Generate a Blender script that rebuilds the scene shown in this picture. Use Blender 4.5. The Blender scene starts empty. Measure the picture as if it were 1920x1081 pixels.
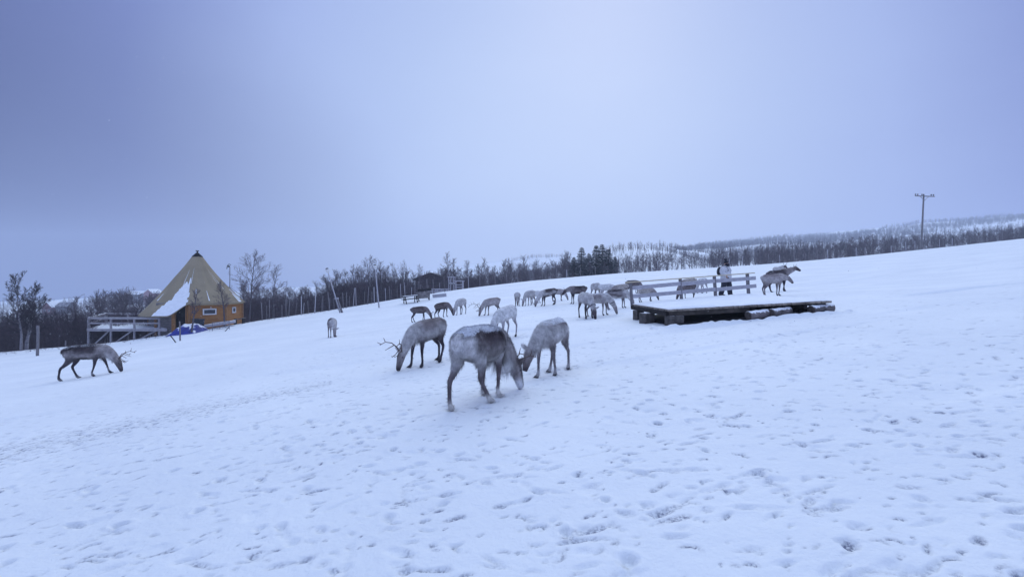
import bpy, math, random
import numpy as np
from mathutils import Vector, Matrix
from mathutils.kdtree import KDTree

# ------------------------------------------------------------------ camera, sky, sun, exposure
scene = bpy.context.scene
F, CX, HY, EYE = 853.0, 960.0, 535.0, 1.6        # focal length in photo pixels, axis column, horizon row, eye height
cam_data = bpy.data.cameras.new("camera")
cam_data.sensor_width = 36.0
cam_data.lens = F / 1920 * 36
cam_data.shift_y = (HY - 540.5) / 1920
cam_data.clip_start = 0.1
cam_data.clip_end = 6000
cam = bpy.data.objects.new("camera", cam_data)
cam.location = (0, 0, EYE)
cam.rotation_euler = (math.radians(90), 0, 0)
scene.collection.objects.link(cam)
scene.camera = cam

SUN_EL, SUN_AZ = 34.0, 12.0                       # veiled sun ahead of the camera, a little to the right
world = bpy.data.worlds.new("World")
scene.world = world
world.use_nodes = True
nt = world.node_tree
nt.nodes.clear()
N = nt.nodes.new
out = N("ShaderNodeOutputWorld")
bg_sky = N("ShaderNodeBackground"); bg_cloud = N("ShaderNodeBackground"); add = N("ShaderNodeAddShader")
sky = N("ShaderNodeTexSky"); sky.sky_type = 'NISHITA'; sky.sun_disc = False
sky.sun_elevation = math.radians(SUN_EL); sky.sun_rotation = math.radians(SUN_AZ)
sky.air_density = 1.5; sky.dust_density = 3.0
nt.links.new(sky.outputs[0], bg_sky.inputs[0]); bg_sky.inputs[1].default_value = 0.003
# overcast layer: one wide bright break in the cloud ahead, heavy cloud towards the left
tc = N("ShaderNodeTexCoord")
dot = N("ShaderNodeVectorMath"); dot.operation = 'DOT_PRODUCT'
c = Vector((0.10, 0.96, 0.20)).normalized(); dot.inputs[1].default_value = c
nt.links.new(tc.outputs["Generated"], dot.inputs[0])
noi = N("ShaderNodeTexNoise"); noi.inputs["Scale"].default_value = 2.2; noi.inputs["Detail"].default_value = 5; noi.inputs["Roughness"].default_value = 0.45
mp = N("ShaderNodeMapping"); mp.inputs["Scale"].default_value = (1, 1, 3.0)
nt.links.new(tc.outputs["Generated"], mp.inputs[0]); nt.links.new(mp.outputs[0], noi.inputs[0])
nm = N("ShaderNodeMath"); nm.operation = 'MULTIPLY_ADD'; nm.inputs[1].default_value = 0.05; nm.inputs[2].default_value = -0.025
nt.links.new(noi.outputs[0], nm.inputs[0])
sm = N("ShaderNodeMath"); sm.operation = 'ADD'
nt.links.new(dot.outputs["Value"], sm.inputs[0]); nt.links.new(nm.outputs[0], sm.inputs[1])
ramp = N("ShaderNodeValToRGB")
r = ramp.color_ramp
r.elements[0].position = 0.0; r.elements[0].color = (0.34, 0.43, 0.86, 1)
r.elements[1].position = 1.0; r.elements[1].color = (0.520, 0.650, 0.940, 1)
for p, col in ((0.30, (0.30, 0.36, 0.78, 1)), (0.56, (0.100, 0.130, 0.37, 1)), (0.70, (0.190, 0.245, 0.57, 1)), (0.83, (0.360, 0.460, 0.800, 1)), (0.93, (0.440, 0.560, 0.870, 1))):
    e = r.elements.new(p); e.color = col
nt.links.new(sm.outputs[0], ramp.inputs[0])
# extra brightness added to the unseen sky overhead to light the snow
sep = N("ShaderNodeSeparateXYZ"); nt.links.new(tc.outputs["Generated"], sep.inputs[0])
mr = N("ShaderNodeMapRange"); mr.interpolation_type = 'SMOOTHSTEP'
mr.inputs[1].default_value = 0.50; mr.inputs[2].default_value = 0.95; mr.inputs[3].default_value = 0.0; mr.inputs[4].default_value = 1.0
nt.links.new(sep.outputs[2], mr.inputs[0])
mx = N("ShaderNodeMix"); mx.data_type = 'RGBA'
nt.links.new(mr.outputs[0], mx.inputs[0]); nt.links.new(ramp.outputs[0], mx.inputs[6]); mx.inputs[7].default_value = (0.78, 1.00, 1.36, 1)
# darker cloud bank low on the left
dl = N("ShaderNodeVectorMath"); dl.operation = 'DOT_PRODUCT'; dl.inputs[1].default_value = Vector((-0.72, 0.69, -0.02)).normalized()
nt.links.new(tc.outputs["Generated"], dl.inputs[0])
ml = N("ShaderNodeMapRange"); ml.interpolation_type = 'SMOOTHSTEP'
ml.inputs[1].default_value = 0.80; ml.inputs[2].default_value = 1.0; ml.inputs[3].default_value = 1.0; ml.inputs[4].default_value = 0.66
nt.links.new(dl.outputs["Value"], ml.inputs[0])
mul = N("ShaderNodeVectorMath"); mul.operation = 'SCALE'
nt.links.new(mx.outputs[2], mul.inputs[0]); nt.links.new(ml.outputs[0], mul.inputs[3])
nt.links.new(mul.outputs[0], bg_cloud.inputs[0]); bg_cloud.inputs[1].default_value = 1.0
nt.links.new(bg_sky.outputs[0], add.inputs[0]); nt.links.new(bg_cloud.outputs[0], add.inputs[1])
nt.links.new(add.outputs[0], out.inputs[0])

sun = bpy.data.lights.new("sun", 'SUN')
sun.energy = 0.95; sun.angle = math.radians(50); sun.color = (0.95, 1.0, 0.98)
sun_o = bpy.data.objects.new("sun", sun)
d = Vector((math.sin(math.radians(SUN_AZ)) * math.cos(math.radians(SUN_EL)), math.cos(math.radians(SUN_AZ)) * math.cos(math.radians(SUN_EL)), math.sin(math.radians(SUN_EL))))
sun_o.rotation_euler = d.to_track_quat('Z', 'Y').to_euler()
scene.collection.objects.link(sun_o)

scene.view_settings.view_transform = 'Standard'
scene.view_settings.look = 'None'
scene.view_settings.exposure = 0.0
scene.view_settings.gamma = 1.0
scene.cycles.max_bounces = 6
scene.cycles.volume_bounces = 1
scene.cycles.use_denoising = True

rng = random.Random(7)
nr = np.random.RandomState(11)

# ------------------------------------------------------------------ helpers
def link(o, parent=None):
    scene.collection.objects.link(o)
    if parent is not None: o.parent = parent
    return o

def tag(o, label=None, cat=None, group=None, kind=None):
    if label: o['label'] = label
    if cat: o['category'] = cat
    if group: o['group'] = group
    if kind: o['kind'] = kind
    return o

def empty(name, loc=(0, 0, 0), rz=0.0):
    o = bpy.data.objects.new(name, None)
    o.location = loc; o.rotation_euler = (0, 0, rz); o.empty_display_size = 0.3
    return link(o)

class MB:
    """collects simple shapes into one mesh"""
    def __init__(s): s.v = []; s.f = []
    def add(s, vs, fs):
        n = len(s.v); s.v.extend([tuple(p) for p in vs]); s.f.extend([tuple(i + n for i in f) for f in fs]); return s
    def box(s, c, size, M=None, bev=0.0):
        x, y, z = size[0] / 2, size[1] / 2, size[2] / 2
        b = min(bev, x * .8, y * .8, z * .8)
        if b > 0:
            vs = []
            for k, (zz, ins) in enumerate(((-z, b), (-z + b, 0), (z - b, 0), (z, b))):
                xx, yy = x - ins, y - ins
                for (sx, sy) in ((-1, -1), (1, -1), (1, 1), (-1, 1)): vs.append(Vector((sx * xx, sy * yy, zz)))
            fs = [(3, 2, 1, 0), (12, 13, 14, 15)]
            for k in range(3):
                for j in range(4): fs.append((k * 4 + j, k * 4 + (j + 1) % 4, k * 4 + 4 + (j + 1) % 4, k * 4 + 4 + j))
        else:
            vs = [Vector((sx * x, sy * y, sz * z)) for sz in (-1, 1) for (sx, sy) in ((-1, -1), (1, -1), (1, 1), (-1, 1))]
            fs = [(3, 2, 1, 0), (4, 5, 6, 7), (0, 1, 5, 4), (1, 2, 6, 5), (2, 3, 7, 6), (3, 0, 4, 7)]
        if M is not None: vs = [M @ p for p in vs]
        cc = Vector(c)
        return s.add([p + cc for p in vs], fs)
    def beam(s, a, b, w, h, up=(0, 0, 1)):
        a, b = Vector(a), Vector(b); d = (b - a); L = d.length; d.normalize()
        up = Vector(up)
        if abs(d.dot(up)) > .98: up = Vector((0, 1, 0))
        side = d.cross(up).normalized(); u = side.cross(d)
        M = Matrix((d, side, u)).transposed()
        return s.box((a + b) / 2, (L, w, h), M)
    def tube(s, pts, rad, n=6, cap=True):
        pts = [Vector(p) for p in pts]
        if not hasattr(rad, '__len__'): rad = [rad] * len(pts)
        vs, fs = [], []
        ref = Vector((0.3, 0.9, 0.2)).normalized()
        for i, p in enumerate(pts):
            t = (pts[min(i + 1, len(pts) - 1)] - pts[max(i - 1, 0)])
            if t.length < 1e-9: t = Vector((0, 0, 1))
            t.normalize()
            if abs(t.dot(ref)) > .95: ref = Vector((0.9, -0.3, 0.3)).normalized()
            a = t.cross(ref).normalized(); b = t.cross(a)
            for k in range(n):
                an = 2 * math.pi * k / n
                vs.append(p + (a * math.cos(an) + b * math.sin(an)) * rad[i])
        for i in range(len(pts) - 1):
            for k in range(n):
                fs.append((i * n + k, i * n + (k + 1) % n, (i + 1) * n + (k + 1) % n, (i + 1) * n + k))
        if cap:
            fs.append(tuple(range(n - 1, -1, -1))); fs.append(tuple(range((len(pts) - 1) * n, len(pts) * n)))
        return s.add(vs, fs)
    def ball(s, c, r, nu=10, nv=6, sc=(1, 1, 1)):
        vs = [(c[0], c[1], c[2] - r * sc[2])]
        for i in range(1, nv):
            ph = math.pi * i / nv
            for k in range(nu):
                th = 2 * math.pi * k / nu
                vs.append((c[0] + r * sc[0] * math.sin(ph) * math.cos(th), c[1] + r * sc[1] * math.sin(ph) * math.sin(th), c[2] - r * sc[2] * math.cos(ph)))
        vs.append((c[0], c[1], c[2] + r * sc[2]))
        fs = []
        for k in range(nu): fs.append((0, 1 + (k + 1) % nu, 1 + k))
        for i in range(nv - 2):
            for k in range(nu):
                a = 1 + i * nu
                fs.append((a + k, a + (k + 1) % nu, a + nu + (k + 1) % nu, a + nu + k))
        t = 1 + (nv - 2) * nu
        for k in range(nu): fs.append((t + k, t + (k + 1) % nu, len(vs) - 1))
        return s.add(vs, fs)
    def mesh(s, name, m, smooth=False):
        me = bpy.data.meshes.new(name); me.from_pydata([tuple(p) for p in s.v], [], s.f); me.update()
        if m is not None: me.materials.append(m)
        if smooth: me.shade_smooth()
        return me
    def build(s, name, m, parent=None, smooth=False, loc=None):
        o = bpy.data.objects.new(name, s.mesh(name, m, smooth))
        if loc is not None: o.location = loc
        return link(o, parent)

def np_mesh(name, V, Q, mat=None, smooth=True):
    """mesh from numpy vertices and equal-sized faces"""
    me = bpy.data.meshes.new(name)
    k = Q.shape[1]
    me.vertices.add(len(V)); me.vertices.foreach_set("co", np.ascontiguousarray(V, dtype=np.float32).ravel())
    me.loops.add(Q.size); me.loops.foreach_set("vertex_index", np.ascontiguousarray(Q, dtype=np.int32).ravel())
    me.polygons.add(len(Q))
    me.polygons.foreach_set("loop_start", np.arange(0, Q.size, k, dtype=np.int32))
    me.update(calc_edges=True)
    if smooth: me.shade_smooth()
    if mat is not None: me.materials.append(mat)
    return me

def mat(name, col, rough=.8, var=.25, scale=6.0, bump=.3, bscale=None, stretch=(1, 1, 1), col2=None, metallic=0.0, snow=0.0, snow_scale=14.0, spec=.3):
    """plain procedural surface: colour varied by noise, bump, and optionally snow lying on what faces up"""
    m = bpy.data.materials.new(name); m.use_nodes = True
    t = m.node_tree; b = t.nodes["Principled BSDF"]
    b.inputs["Roughness"].default_value = rough; b.inputs["Metallic"].default_value = metallic
    b.inputs["Specular IOR Level"].default_value = spec
    tc = t.nodes.new("ShaderNodeTexCoord"); mp = t.nodes.new("ShaderNodeMapping"); mp.inputs["Scale"].default_value = stretch
    t.links.new(tc.outputs["Object"], mp.inputs[0])
    n = t.nodes.new("ShaderNodeTexNoise"); n.inputs["Scale"].default_value = scale; n.inputs["Detail"].default_value = 5
    t.links.new(mp.outputs[0], n.inputs[0])
    c2 = col2 if col2 else tuple(x * (1 - var) for x in col); c1 = tuple(min(1, x * (1 + var)) for x in col) if not col2 else col
    rp = t.nodes.new("ShaderNodeValToRGB"); rp.color_ramp.elements[0].position = .35; rp.color_ramp.elements[1].position = .68
    rp.color_ramp.elements[0].color = (*c2, 1); rp.color_ramp.elements[1].color = (*c1, 1)
    t.links.new(n.outputs[0], rp.inputs[0])
    last = rp.outputs[0]
    if snow > 0:
        g = t.nodes.new("ShaderNodeNewGeometry"); sp = t.nodes.new("ShaderNodeSeparateXYZ"); t.links.new(g.outputs["Normal"], sp.inputs[0])
        n2 = t.nodes.new("ShaderNodeTexNoise"); n2.inputs["Scale"].default_value = snow_scale; n2.inputs["Detail"].default_value = 4
        t.links.new(tc.outputs["Object"], n2.inputs[0])
        ad = t.nodes.new("ShaderNodeMath"); ad.operation = 'MULTIPLY_ADD'; ad.inputs[1].default_value = 1.0
        t.links.new(sp.outputs[2], ad.inputs[0]); t.links.new(n2.outputs[0], ad.inputs[2])
        m2 = t.nodes.new("ShaderNodeMapRange"); m2.inputs[1].default_value = 1.45 - snow; m2.inputs[2].default_value = 1.6 - snow
        t.links.new(ad.outputs[0], m2.inputs[0])
        mi = t.nodes.new("ShaderNodeMix"); mi.data_type = 'RGBA'; mi.inputs[7].default_value = (.80, .82, .86, 1)
        t.links.new(m2.outputs[0], mi.inputs[0]); t.links.new(last, mi.inputs[6]); last = mi.outputs[2]
    t.links.new(last, b.inputs["Base Color"])
    if bump:
        n3 = t.nodes.new("ShaderNodeTexNoise"); n3.inputs["Scale"].default_value = bscale or scale * 4; n3.inputs["Detail"].default_value = 4
        t.links.new(mp.outputs[0], n3.inputs[0])
        bp = t.nodes.new("ShaderNodeBump"); bp.inputs["Strength"].default_value = bump; bp.inputs["Distance"].default_value = 0.02
        t.links.new(n3.outputs[0], bp.inputs["Height"]); t.links.new(bp.outputs[0], b.inputs["Normal"])
    return m

# ------------------------------------------------------------------ the lie of the land
def lattice(seed, n=256): return np.random.RandomState(seed).rand(n, n)
_L = [lattice(100 + i) for i in range(4)]
def vnoise(x, y, k=0):
    L = _L[k % 4]; n = L.shape[0]
    xi = np.floor(x).astype(int); yi = np.floor(y).astype(int); fx = x - xi; fy = y - yi
    fx = fx * fx * (3 - 2 * fx); fy = fy * fy * (3 - 2 * fy)
    a = L[xi % n, yi % n]; b = L[(xi + 1) % n, yi % n]; c_ = L[xi % n, (yi + 1) % n]; d_ = L[(xi + 1) % n, (yi + 1) % n]
    return (a * (1 - fx) + b * fx) * (1 - fy) + (c_ * (1 - fx) + d_ * fx) * fy - .5

# (photo column, photo row, depth in metres) of points that lie on the field
CTRL = [(880, 757, 6.0), (1030, 700, 8.2), (795, 682, 10.3), (945, 632, 13.6), (623, 632, 23), (165, 706, 15.2), (785, 602, 30), (830, 595, 29), (863, 590, 27.5),
        (920, 590, 26), (970, 573, 33), (1030, 572, 29), (1080, 568, 29), (1098, 597, 18.5), (1160, 579, 23), (1450, 552.5, 21), (1254, 611, 13), (1560, 585, 12.4), (1355, 555, 20.5),
        (0, 660, 36), (200, 643, 38), (400, 615, 41), (600, 584, 50), (800, 551.5, 60), (1000, 525.5, 74), (1150, 513, 78), (1250, 506.5, 80), (1400, 498, 80), (1600, 481, 80),
        (1800, 460, 80), (1920, 447, 80), (2300, 409, 80), (-350, 705, 34), (1700, 520, 30), (1900, 490, 30), (300, 660, 27)]
P = [((px - CX) / F * D, D, EYE - (py - HY) / F * D) for px, py, D in CTRL]
for x in (-16, -8, -3, 3, 8, 16):
    for y in (-24, -8, 1): P.append((x, y, .1 * x))
for x in (-6, 4, 9): P.append((x, 5, .1 * x * (1 if x > 0 else .9)))
P = np.array(P)
def _U(r2): return np.where(r2 > 1e-12, .5 * r2 * np.log(np.maximum(r2, 1e-12)), 0)
_S = 30.0
PX = P[:, :2] / _S
_K = _U(((PX[:, None] - PX[None]) ** 2).sum(-1)) + np.eye(len(P)) * 0.0015
_A = np.zeros((len(P) + 3,) * 2); _A[:-3, :-3] = _K; _A[:-3, -3:] = np.c_[np.ones(len(P)), PX]; _A[-3:, :-3] = _A[:-3, -3:].T
_W = np.linalg.solve(_A, np.r_[P[:, 2], 0, 0, 0])
def tps(x, y):
    x = np.asarray(x, float); y = np.asarray(y, float); sh = x.shape
    x = np.clip(x.ravel(), -120, 130) / _S; y = np.clip(y.ravel(), -30, 95) / _S
    r = _W[-3] + _W[-2] * x + _W[-1] * y
    for i in range(len(PX)): r = r + _W[i] * _U((x - PX[i, 0]) ** 2 + (y - PX[i, 1]) ** 2)
    return r.reshape(sh)
CR_U = (np.array([-900, -400, 0, 200, 400, 600, 800, 1000, 1150, 1250, 1400, 1600, 1800, 1920, 2300, 2900]) - CX) / F
CR_D = np.array([34, 34, 36, 38, 41, 50, 60, 74, 78, 80, 80, 80, 80, 80, 80, 80.])
CR_Y = np.array([730, 705, 660, 643, 615, 584, 551.5, 525.5, 513, 506.5, 498, 481, 460, 447, 409, 370.])
RPX = (np.array([-900, -400, 0, 200, 400, 600, 800, 1000, 1100, 1150, 1250, 1330, 1400, 1600, 1800, 1920, 2300, 2900]) - CX) / F
RINGS = [(110, [700, 690, 672, 655, 628, 597, 563, 536, 524, 521, 514, 510, 506, 489, 467, 454, 416, 380]),
         (165, [640, 630, 622, 615, 604, 590, 568, 535, 515, 495, 488, 505, 500, 484, 463, 452, 414, 378]),
         (260, [600, 596, 588, 580, 572, 566, 552, 530, 500, 463, 462, 480, 484, 470, 455, 444, 408, 372]),
         (480, [590, 584, 577, 571, 567, 560, 548, 522, 500, 490, 480, 470, 468, 457, 440, 428, 398, 365]),
         (720, [588, 580, 574, 569, 565, 557, 540, 508, 494, 488, 475, 465, 460, 447, 427, 414, 392, 360]),
         (1000, [586, 575, 566, 558, 548, 536, 510, 482, 476, 480, 471, 461, 452, 432, 412, 403, 385, 355]),
         (1300, [620, 610, 600, 580, 565, 550, 530, 510, 500, 500, 495, 485, 470, 455, 440, 430, 410, 380])]
def H(x, y):
    """ground height everywhere (without the fine snow relief)"""
    x = np.atleast_1d(np.asarray(x, float)); y = np.atleast_1d(np.asarray(y, float))
    ys = np.maximum(y, .5); u = np.clip(x / ys, -2.2, 2.2)
    yc = np.interp(u, CR_U, CR_D)
    near = tps(x, np.minimum(y, yc))
    crz = EYE - (np.interp(u, CR_U, CR_Y) - HY) / F * yc
    hold = tps(u * yc, yc)
    prev_d, prev_z = yc, hold
    far = hold.copy()
    for D, row in RINGS:
        z = EYE - (np.interp(u, RPX, row) - HY) / F * D
        f = np.clip((y - prev_d) / (D - prev_d), 0, 1)
        far = np.where(y > prev_d, prev_z + (z - prev_z) * f, far)
        prev_d, prev_z = np.full_like(yc, D), z
    w = np.clip((y - 60) / 200, 0, 1)
    far = far + w * (vnoise(x / 46, y / 46, 1) * 5 + vnoise(x / 17, y / 17, 2) * 2)
    return np.where(y > yc, far, near)
def h1(x, y): return float(H(x, y)[0])
def ray(px, D): return (px - CX) / F * D
def ground_at(px, py, d0=2.5, d1=110):
    """first point of the field met by the line of sight through a photo pixel"""
    D = np.arange(d0, d1, .02); x = (px - CX) / F * D; z = EYE - (py - HY) / F * D
    hit = np.nonzero(z <= H(x, D))[0]
    if len(hit) == 0:
        i = int(np.argmin(z - H(x, D)))
    else: i = int(hit[0])
    return float(x[i]), float(D[i]), float(H(x[i], D[i])[0])

# snow materials
def snow_material(name, near):
    m = bpy.data.materials.new(name); m.use_nodes = True
    t = m.node_tree; b = t.nodes["Principled BSDF"]
    b.inputs["Roughness"].default_value = .75; b.inputs["Specular IOR Level"].default_value = .2
    tc = t.nodes.new("ShaderNodeTexCoord")
    n = t.nodes.new("ShaderNodeTexNoise"); n.inputs["Scale"].default_value = .35; n.inputs["Detail"].default_value = 6
    t.links.new(tc.outputs["Object"], n.inputs[0])
    rp = t.nodes.new("ShaderNodeValToRGB"); rp.color_ramp.elements[0].position = .3; rp.color_ramp.elements[1].position = .7
    rp.color_ramp.elements[0].color = (.735, .76, .80, 1); rp.color_ramp.elements[1].color = (.82, .84, .865, 1)
    t.links.new(n.outputs[0], rp.inputs[0])
    last = rp.outputs[0]
    if near:   # old snow and dirty patches in the prints, plus shade painted along their rims
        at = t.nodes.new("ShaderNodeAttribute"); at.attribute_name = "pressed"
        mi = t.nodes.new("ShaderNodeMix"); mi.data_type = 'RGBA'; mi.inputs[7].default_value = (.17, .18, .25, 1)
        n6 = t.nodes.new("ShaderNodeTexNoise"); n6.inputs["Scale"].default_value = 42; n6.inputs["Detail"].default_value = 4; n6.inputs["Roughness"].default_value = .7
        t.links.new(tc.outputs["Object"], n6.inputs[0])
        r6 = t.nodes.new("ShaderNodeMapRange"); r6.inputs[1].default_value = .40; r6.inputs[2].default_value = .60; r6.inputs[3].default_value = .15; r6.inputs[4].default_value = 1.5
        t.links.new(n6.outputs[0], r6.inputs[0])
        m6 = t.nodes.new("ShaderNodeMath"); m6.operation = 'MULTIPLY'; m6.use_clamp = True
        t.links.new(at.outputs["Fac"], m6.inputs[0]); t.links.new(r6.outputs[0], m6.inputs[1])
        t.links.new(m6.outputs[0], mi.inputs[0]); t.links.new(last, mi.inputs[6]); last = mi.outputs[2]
        n2 = t.nodes.new("ShaderNodeTexNoise"); n2.inputs["Scale"].default_value = 26; n2.inputs["Detail"].default_value = 6; n2.inputs["Roughness"].default_value = .65
        n4 = t.nodes.new("ShaderNodeTexNoise"); n4.inputs["Scale"].default_value = 5; n4.inputs["Detail"].default_value = 5
        t.links.new(tc.outputs["Object"], n2.inputs[0]); t.links.new(tc.outputs["Object"], n4.inputs[0])
        ad = t.nodes.new("ShaderNodeMath"); ad.operation = 'MULTIPLY_ADD'; ad.inputs[1].default_value = .35
        t.links.new(n2.outputs[0], ad.inputs[0]); t.links.new(n4.outputs[0], ad.inputs[2])
        bp = t.nodes.new("ShaderNodeBump"); bp.inputs["Strength"].default_value = .55; bp.inputs["Distance"].default_value = .05
        t.links.new(ad.outputs[0], bp.inputs["Height"]); t.links.new(bp.outputs[0], b.inputs["Normal"])
    t.links.new(last, b.inputs["Base Color"])
    return m
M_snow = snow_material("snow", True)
M_hill = snow_material("far_snow", False)
M_snowcap = mat("snow_cover", (.80, .82, .86), .8, .04, 4, .4, 18)

# graded grid: a hand's breadth near the camera, metres at the edges
def graded(a, b, f):
    out = [a]
    while out[-1] < b: out.append(out[-1] + f(out[-1]))
    return out
gx = graded(0, 130, lambda v: max(.017, (v - 3.6) * .0105))
xs = np.array([-v for v in gx[:0:-1]] + gx)
gy = graded(1.6, 112, lambda v: max(.015, v * .0042))
gb = graded(0, 60, lambda v: .15 + v * .15)
ys = np.array([1.6 - v for v in gb[:0:-1]] + gy)
X, Y = np.meshgrid(xs, ys)
def stepblur(Z): return Z
Z = H(X.ravel(), Y.ravel()).reshape(X.shape)
fade = np.exp(-np.maximum(np.hypot(X, Y) - 20, 0) / 60)
Z += vnoise(X / 2.7, Y / 2.7, 0) * .05 * fade + vnoise(X / .9, Y / .9, 1) * .022 * fade + vnoise(X / 9, Y / 6, 2) * .10 * fade
Z += vnoise(X / .33, Y / .33, 3) * .010 * fade
# low wind drifts running across the slope
dr = np.clip(vnoise(X / 5 + 3, (Y - .25 * X) / .9, 2) * 3.2 - .7, 0, 1); Z -= dr * .09 * fade * (np.hypot(X, Y) > 6) * (1 + (Y > 14) * (X > 6))
press = np.zeros_like(Z); Z0 = Z.copy()
def stamp(x, y, ang, L=.06, W=.028, depth=.035, dirt_shade=.5):
    R = max(L, 2.2 * W) * 2.4
    i0, i1 = np.searchsorted(xs, (x - R, x + R)); j0, j1 = np.searchsorted(ys, (y - R, y + R))
    if i1 - i0 < 2 or j1 - j0 < 2: return
    dx = X[j0:j1, i0:i1] - x; dy = Y[j0:j1, i0:i1] - y
    a = dx * math.cos(ang) + dy * math.sin(ang); b_ = -dx * math.sin(ang) + dy * math.cos(ang)
    q1 = (a / L) ** 2 + ((b_ - W * .75 + a * a * 4) / W) ** 2
    q2 = (a / L) ** 2 + ((b_ + W * .75 - a * a * 4) / W) ** 2
    q = np.minimum(q1, q2)
    dep = np.exp(-q ** 2.5)
    rim = np.exp(-(np.sqrt(np.maximum((a / (L * 1.7)) ** 2 + (b_ / (W * 3.4)) ** 2, 0)) - 1) ** 2 / .09)
    Z[j0:j1, i0:i1] += .8 * (-depth * dep + depth * .28 * rim)
    press[j0:j1, i0:i1] = np.maximum(press[j0:j1, i0:i1], dirt_shade * np.clip(dep * 1.25 - .2, 0, 1))
def blob(x, y, ang, L, W, depth, dirt_shade):
    R = max(L, W) * 2
    i0, i1 = np.searchsorted(xs, (x - R, x + R)); j0, j1 = np.searchsorted(ys, (y - R, y + R))
    if i1 - i0 < 2 or j1 - j0 < 2: return
    dx = X[j0:j1, i0:i1] - x; dy = Y[j0:j1, i0:i1] - y
    a = dx * math.cos(ang) + dy * math.sin(ang); b_ = -dx * math.sin(ang) + dy * math.cos(ang)
    q = (a / L) ** 2 + (b_ / W) ** 2 + vnoise(X[j0:j1, i0:i1] / .05, Y[j0:j1, i0:i1] / .05, 1) * 1.3
    g = np.exp(-np.maximum(q, 0) ** 2)
    Z[j0:j1, i0:i1] -= depth * g
    press[j0:j1, i0:i1] = np.maximum(press[j0:j1, i0:i1], dirt_shade * g)
# wandering trails of hoof prints
for k in range(190):
    y = 2.0 + rng.random() ** 1.3 * 24; x = rng.uniform(-1.25, 1.3) * (y + 1.5); a = rng.uniform(0, 2 * math.pi); side = 1
    d_ = rng.choice((.12, .2, .45, .75)) ; dp = rng.uniform(.010, .035)
    for s in range(rng.randint(4, 26)):
        a += rng.gauss(0, .22); st = rng.uniform(.26, .55); x += math.cos(a) * st; y += math.sin(a) * st; side = -side
        if y < 1.2: break
        if rng.random() < .3: continue
        px_, py_ = x - math.sin(a) * .1 * side, y + math.cos(a) * .1 * side
        stamp(px_, py_, a + rng.gauss(0, .3), L=rng.uniform(.035, .06), W=rng.uniform(.014, .022), depth=dp * rng.uniform(.6, 1.5), dirt_shade=d_ * rng.uniform(.3, 1.2))
        if rng.random() < .12: blob(px_ - math.cos(a) * .12, py_ - math.sin(a) * .12, a, .16, .03, .012, d_ * .4)
# scuffs, scrapes and half-filled hollows
for k in range(1500):
    y = 2.0 + rng.random() ** 1.4 * 30; x = rng.uniform(-1.25, 1.3) * (y + 1)
    blob(x, y, rng.gauss(.15, .5), rng.uniform(.04, .13), rng.uniform(.012, .034), rng.uniform(.006, .02), rng.choice((0, .15, .3, .6)))
for k in range(160):
    y = 2.0 + rng.random() ** 1.2 * 18; x = rng.uniform(-1.25, 1.3) * (y + 1)
    blob(x, y, rng.uniform(0, 3.1), rng.uniform(.06, .13), rng.uniform(.05, .09), rng.uniform(.010, .022), 0)
def crescent(x, y, ang, R0, w, arc, depth, dirt_shade):  # shallow arc; the shade of a pit's edge goes into the colour
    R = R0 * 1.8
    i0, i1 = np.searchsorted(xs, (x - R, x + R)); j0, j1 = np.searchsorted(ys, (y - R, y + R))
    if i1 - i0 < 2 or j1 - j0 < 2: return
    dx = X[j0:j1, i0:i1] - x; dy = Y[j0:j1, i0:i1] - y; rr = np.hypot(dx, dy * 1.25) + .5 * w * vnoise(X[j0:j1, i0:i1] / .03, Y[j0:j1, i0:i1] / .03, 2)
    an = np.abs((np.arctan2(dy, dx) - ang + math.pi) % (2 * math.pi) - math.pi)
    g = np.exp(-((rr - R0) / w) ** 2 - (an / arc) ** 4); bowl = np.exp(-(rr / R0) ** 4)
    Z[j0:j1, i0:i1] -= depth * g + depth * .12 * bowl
    press[j0:j1, i0:i1] = np.maximum(press[j0:j1, i0:i1], dirt_shade * g)
for k in range(5200):     # rims of half-drifted prints, their shade painted into the snow colour
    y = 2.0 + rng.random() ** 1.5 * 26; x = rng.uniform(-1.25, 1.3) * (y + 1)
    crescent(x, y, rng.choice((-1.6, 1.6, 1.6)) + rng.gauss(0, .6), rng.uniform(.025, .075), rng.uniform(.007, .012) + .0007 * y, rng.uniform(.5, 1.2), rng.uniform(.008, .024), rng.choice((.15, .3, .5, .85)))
# trodden, dung-specked band on the left
for k in range(1500):
    t_ = rng.random(); px_ = -60 + t_ * 680; py_ = 872 - t_ * 150 + rng.gauss(0, 11 * (1.3 - t_))
    D_ = EYE / ((py_ - HY) / F + .1 * (px_ - CX) / F)
    x, y = ray(px_, D_), D_
    blob(x, y, rng.uniform(0, 3.1), rng.uniform(.015, .04), rng.uniform(.012, .022), .012, rng.uniform(.3, .9))
# lumpy snow rim in front of the platform
tt = np.clip((X - 3.9) / 5.1, 0, 1); yl = 12.75 - .55 * tt; wv_ = np.exp(-((Y - yl + .08 * vnoise(X * 2, X * 0, 1)) / .16) ** 2) * ((X > 3.9) & (X < 9.1))
Z += wv_ * (.07 + .08 * vnoise(X / .12, Y / .12, 2) + .05 * vnoise(X / .4, Y / .4, 1))
Z = np.maximum(Z, Z0 - .034)
for k in range(2400):     # crumbs of dirt and lichen kicked up by the herd
    y = 2.0 + rng.random() ** 1.5 * 24; x = rng.uniform(-1.25, 1.3) * (y + 1)
    if float(vnoise(np.array([x / 1.6]), np.array([y / 1.6]), 0)[0]) > -.02: blob(x, y, rng.uniform(0, 3), rng.uniform(.008, .022), rng.uniform(.007, .014), .006, rng.uniform(.3, .9))
nx_, ny_ = len(xs), len(ys)
idx = np.arange(nx_ * ny_).reshape(ny_, nx_)
Q = np.stack([idx[:-1, :-1], idx[:-1, 1:], idx[1:, 1:], idx[1:, :-1]], -1).reshape(-1, 4)
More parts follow.
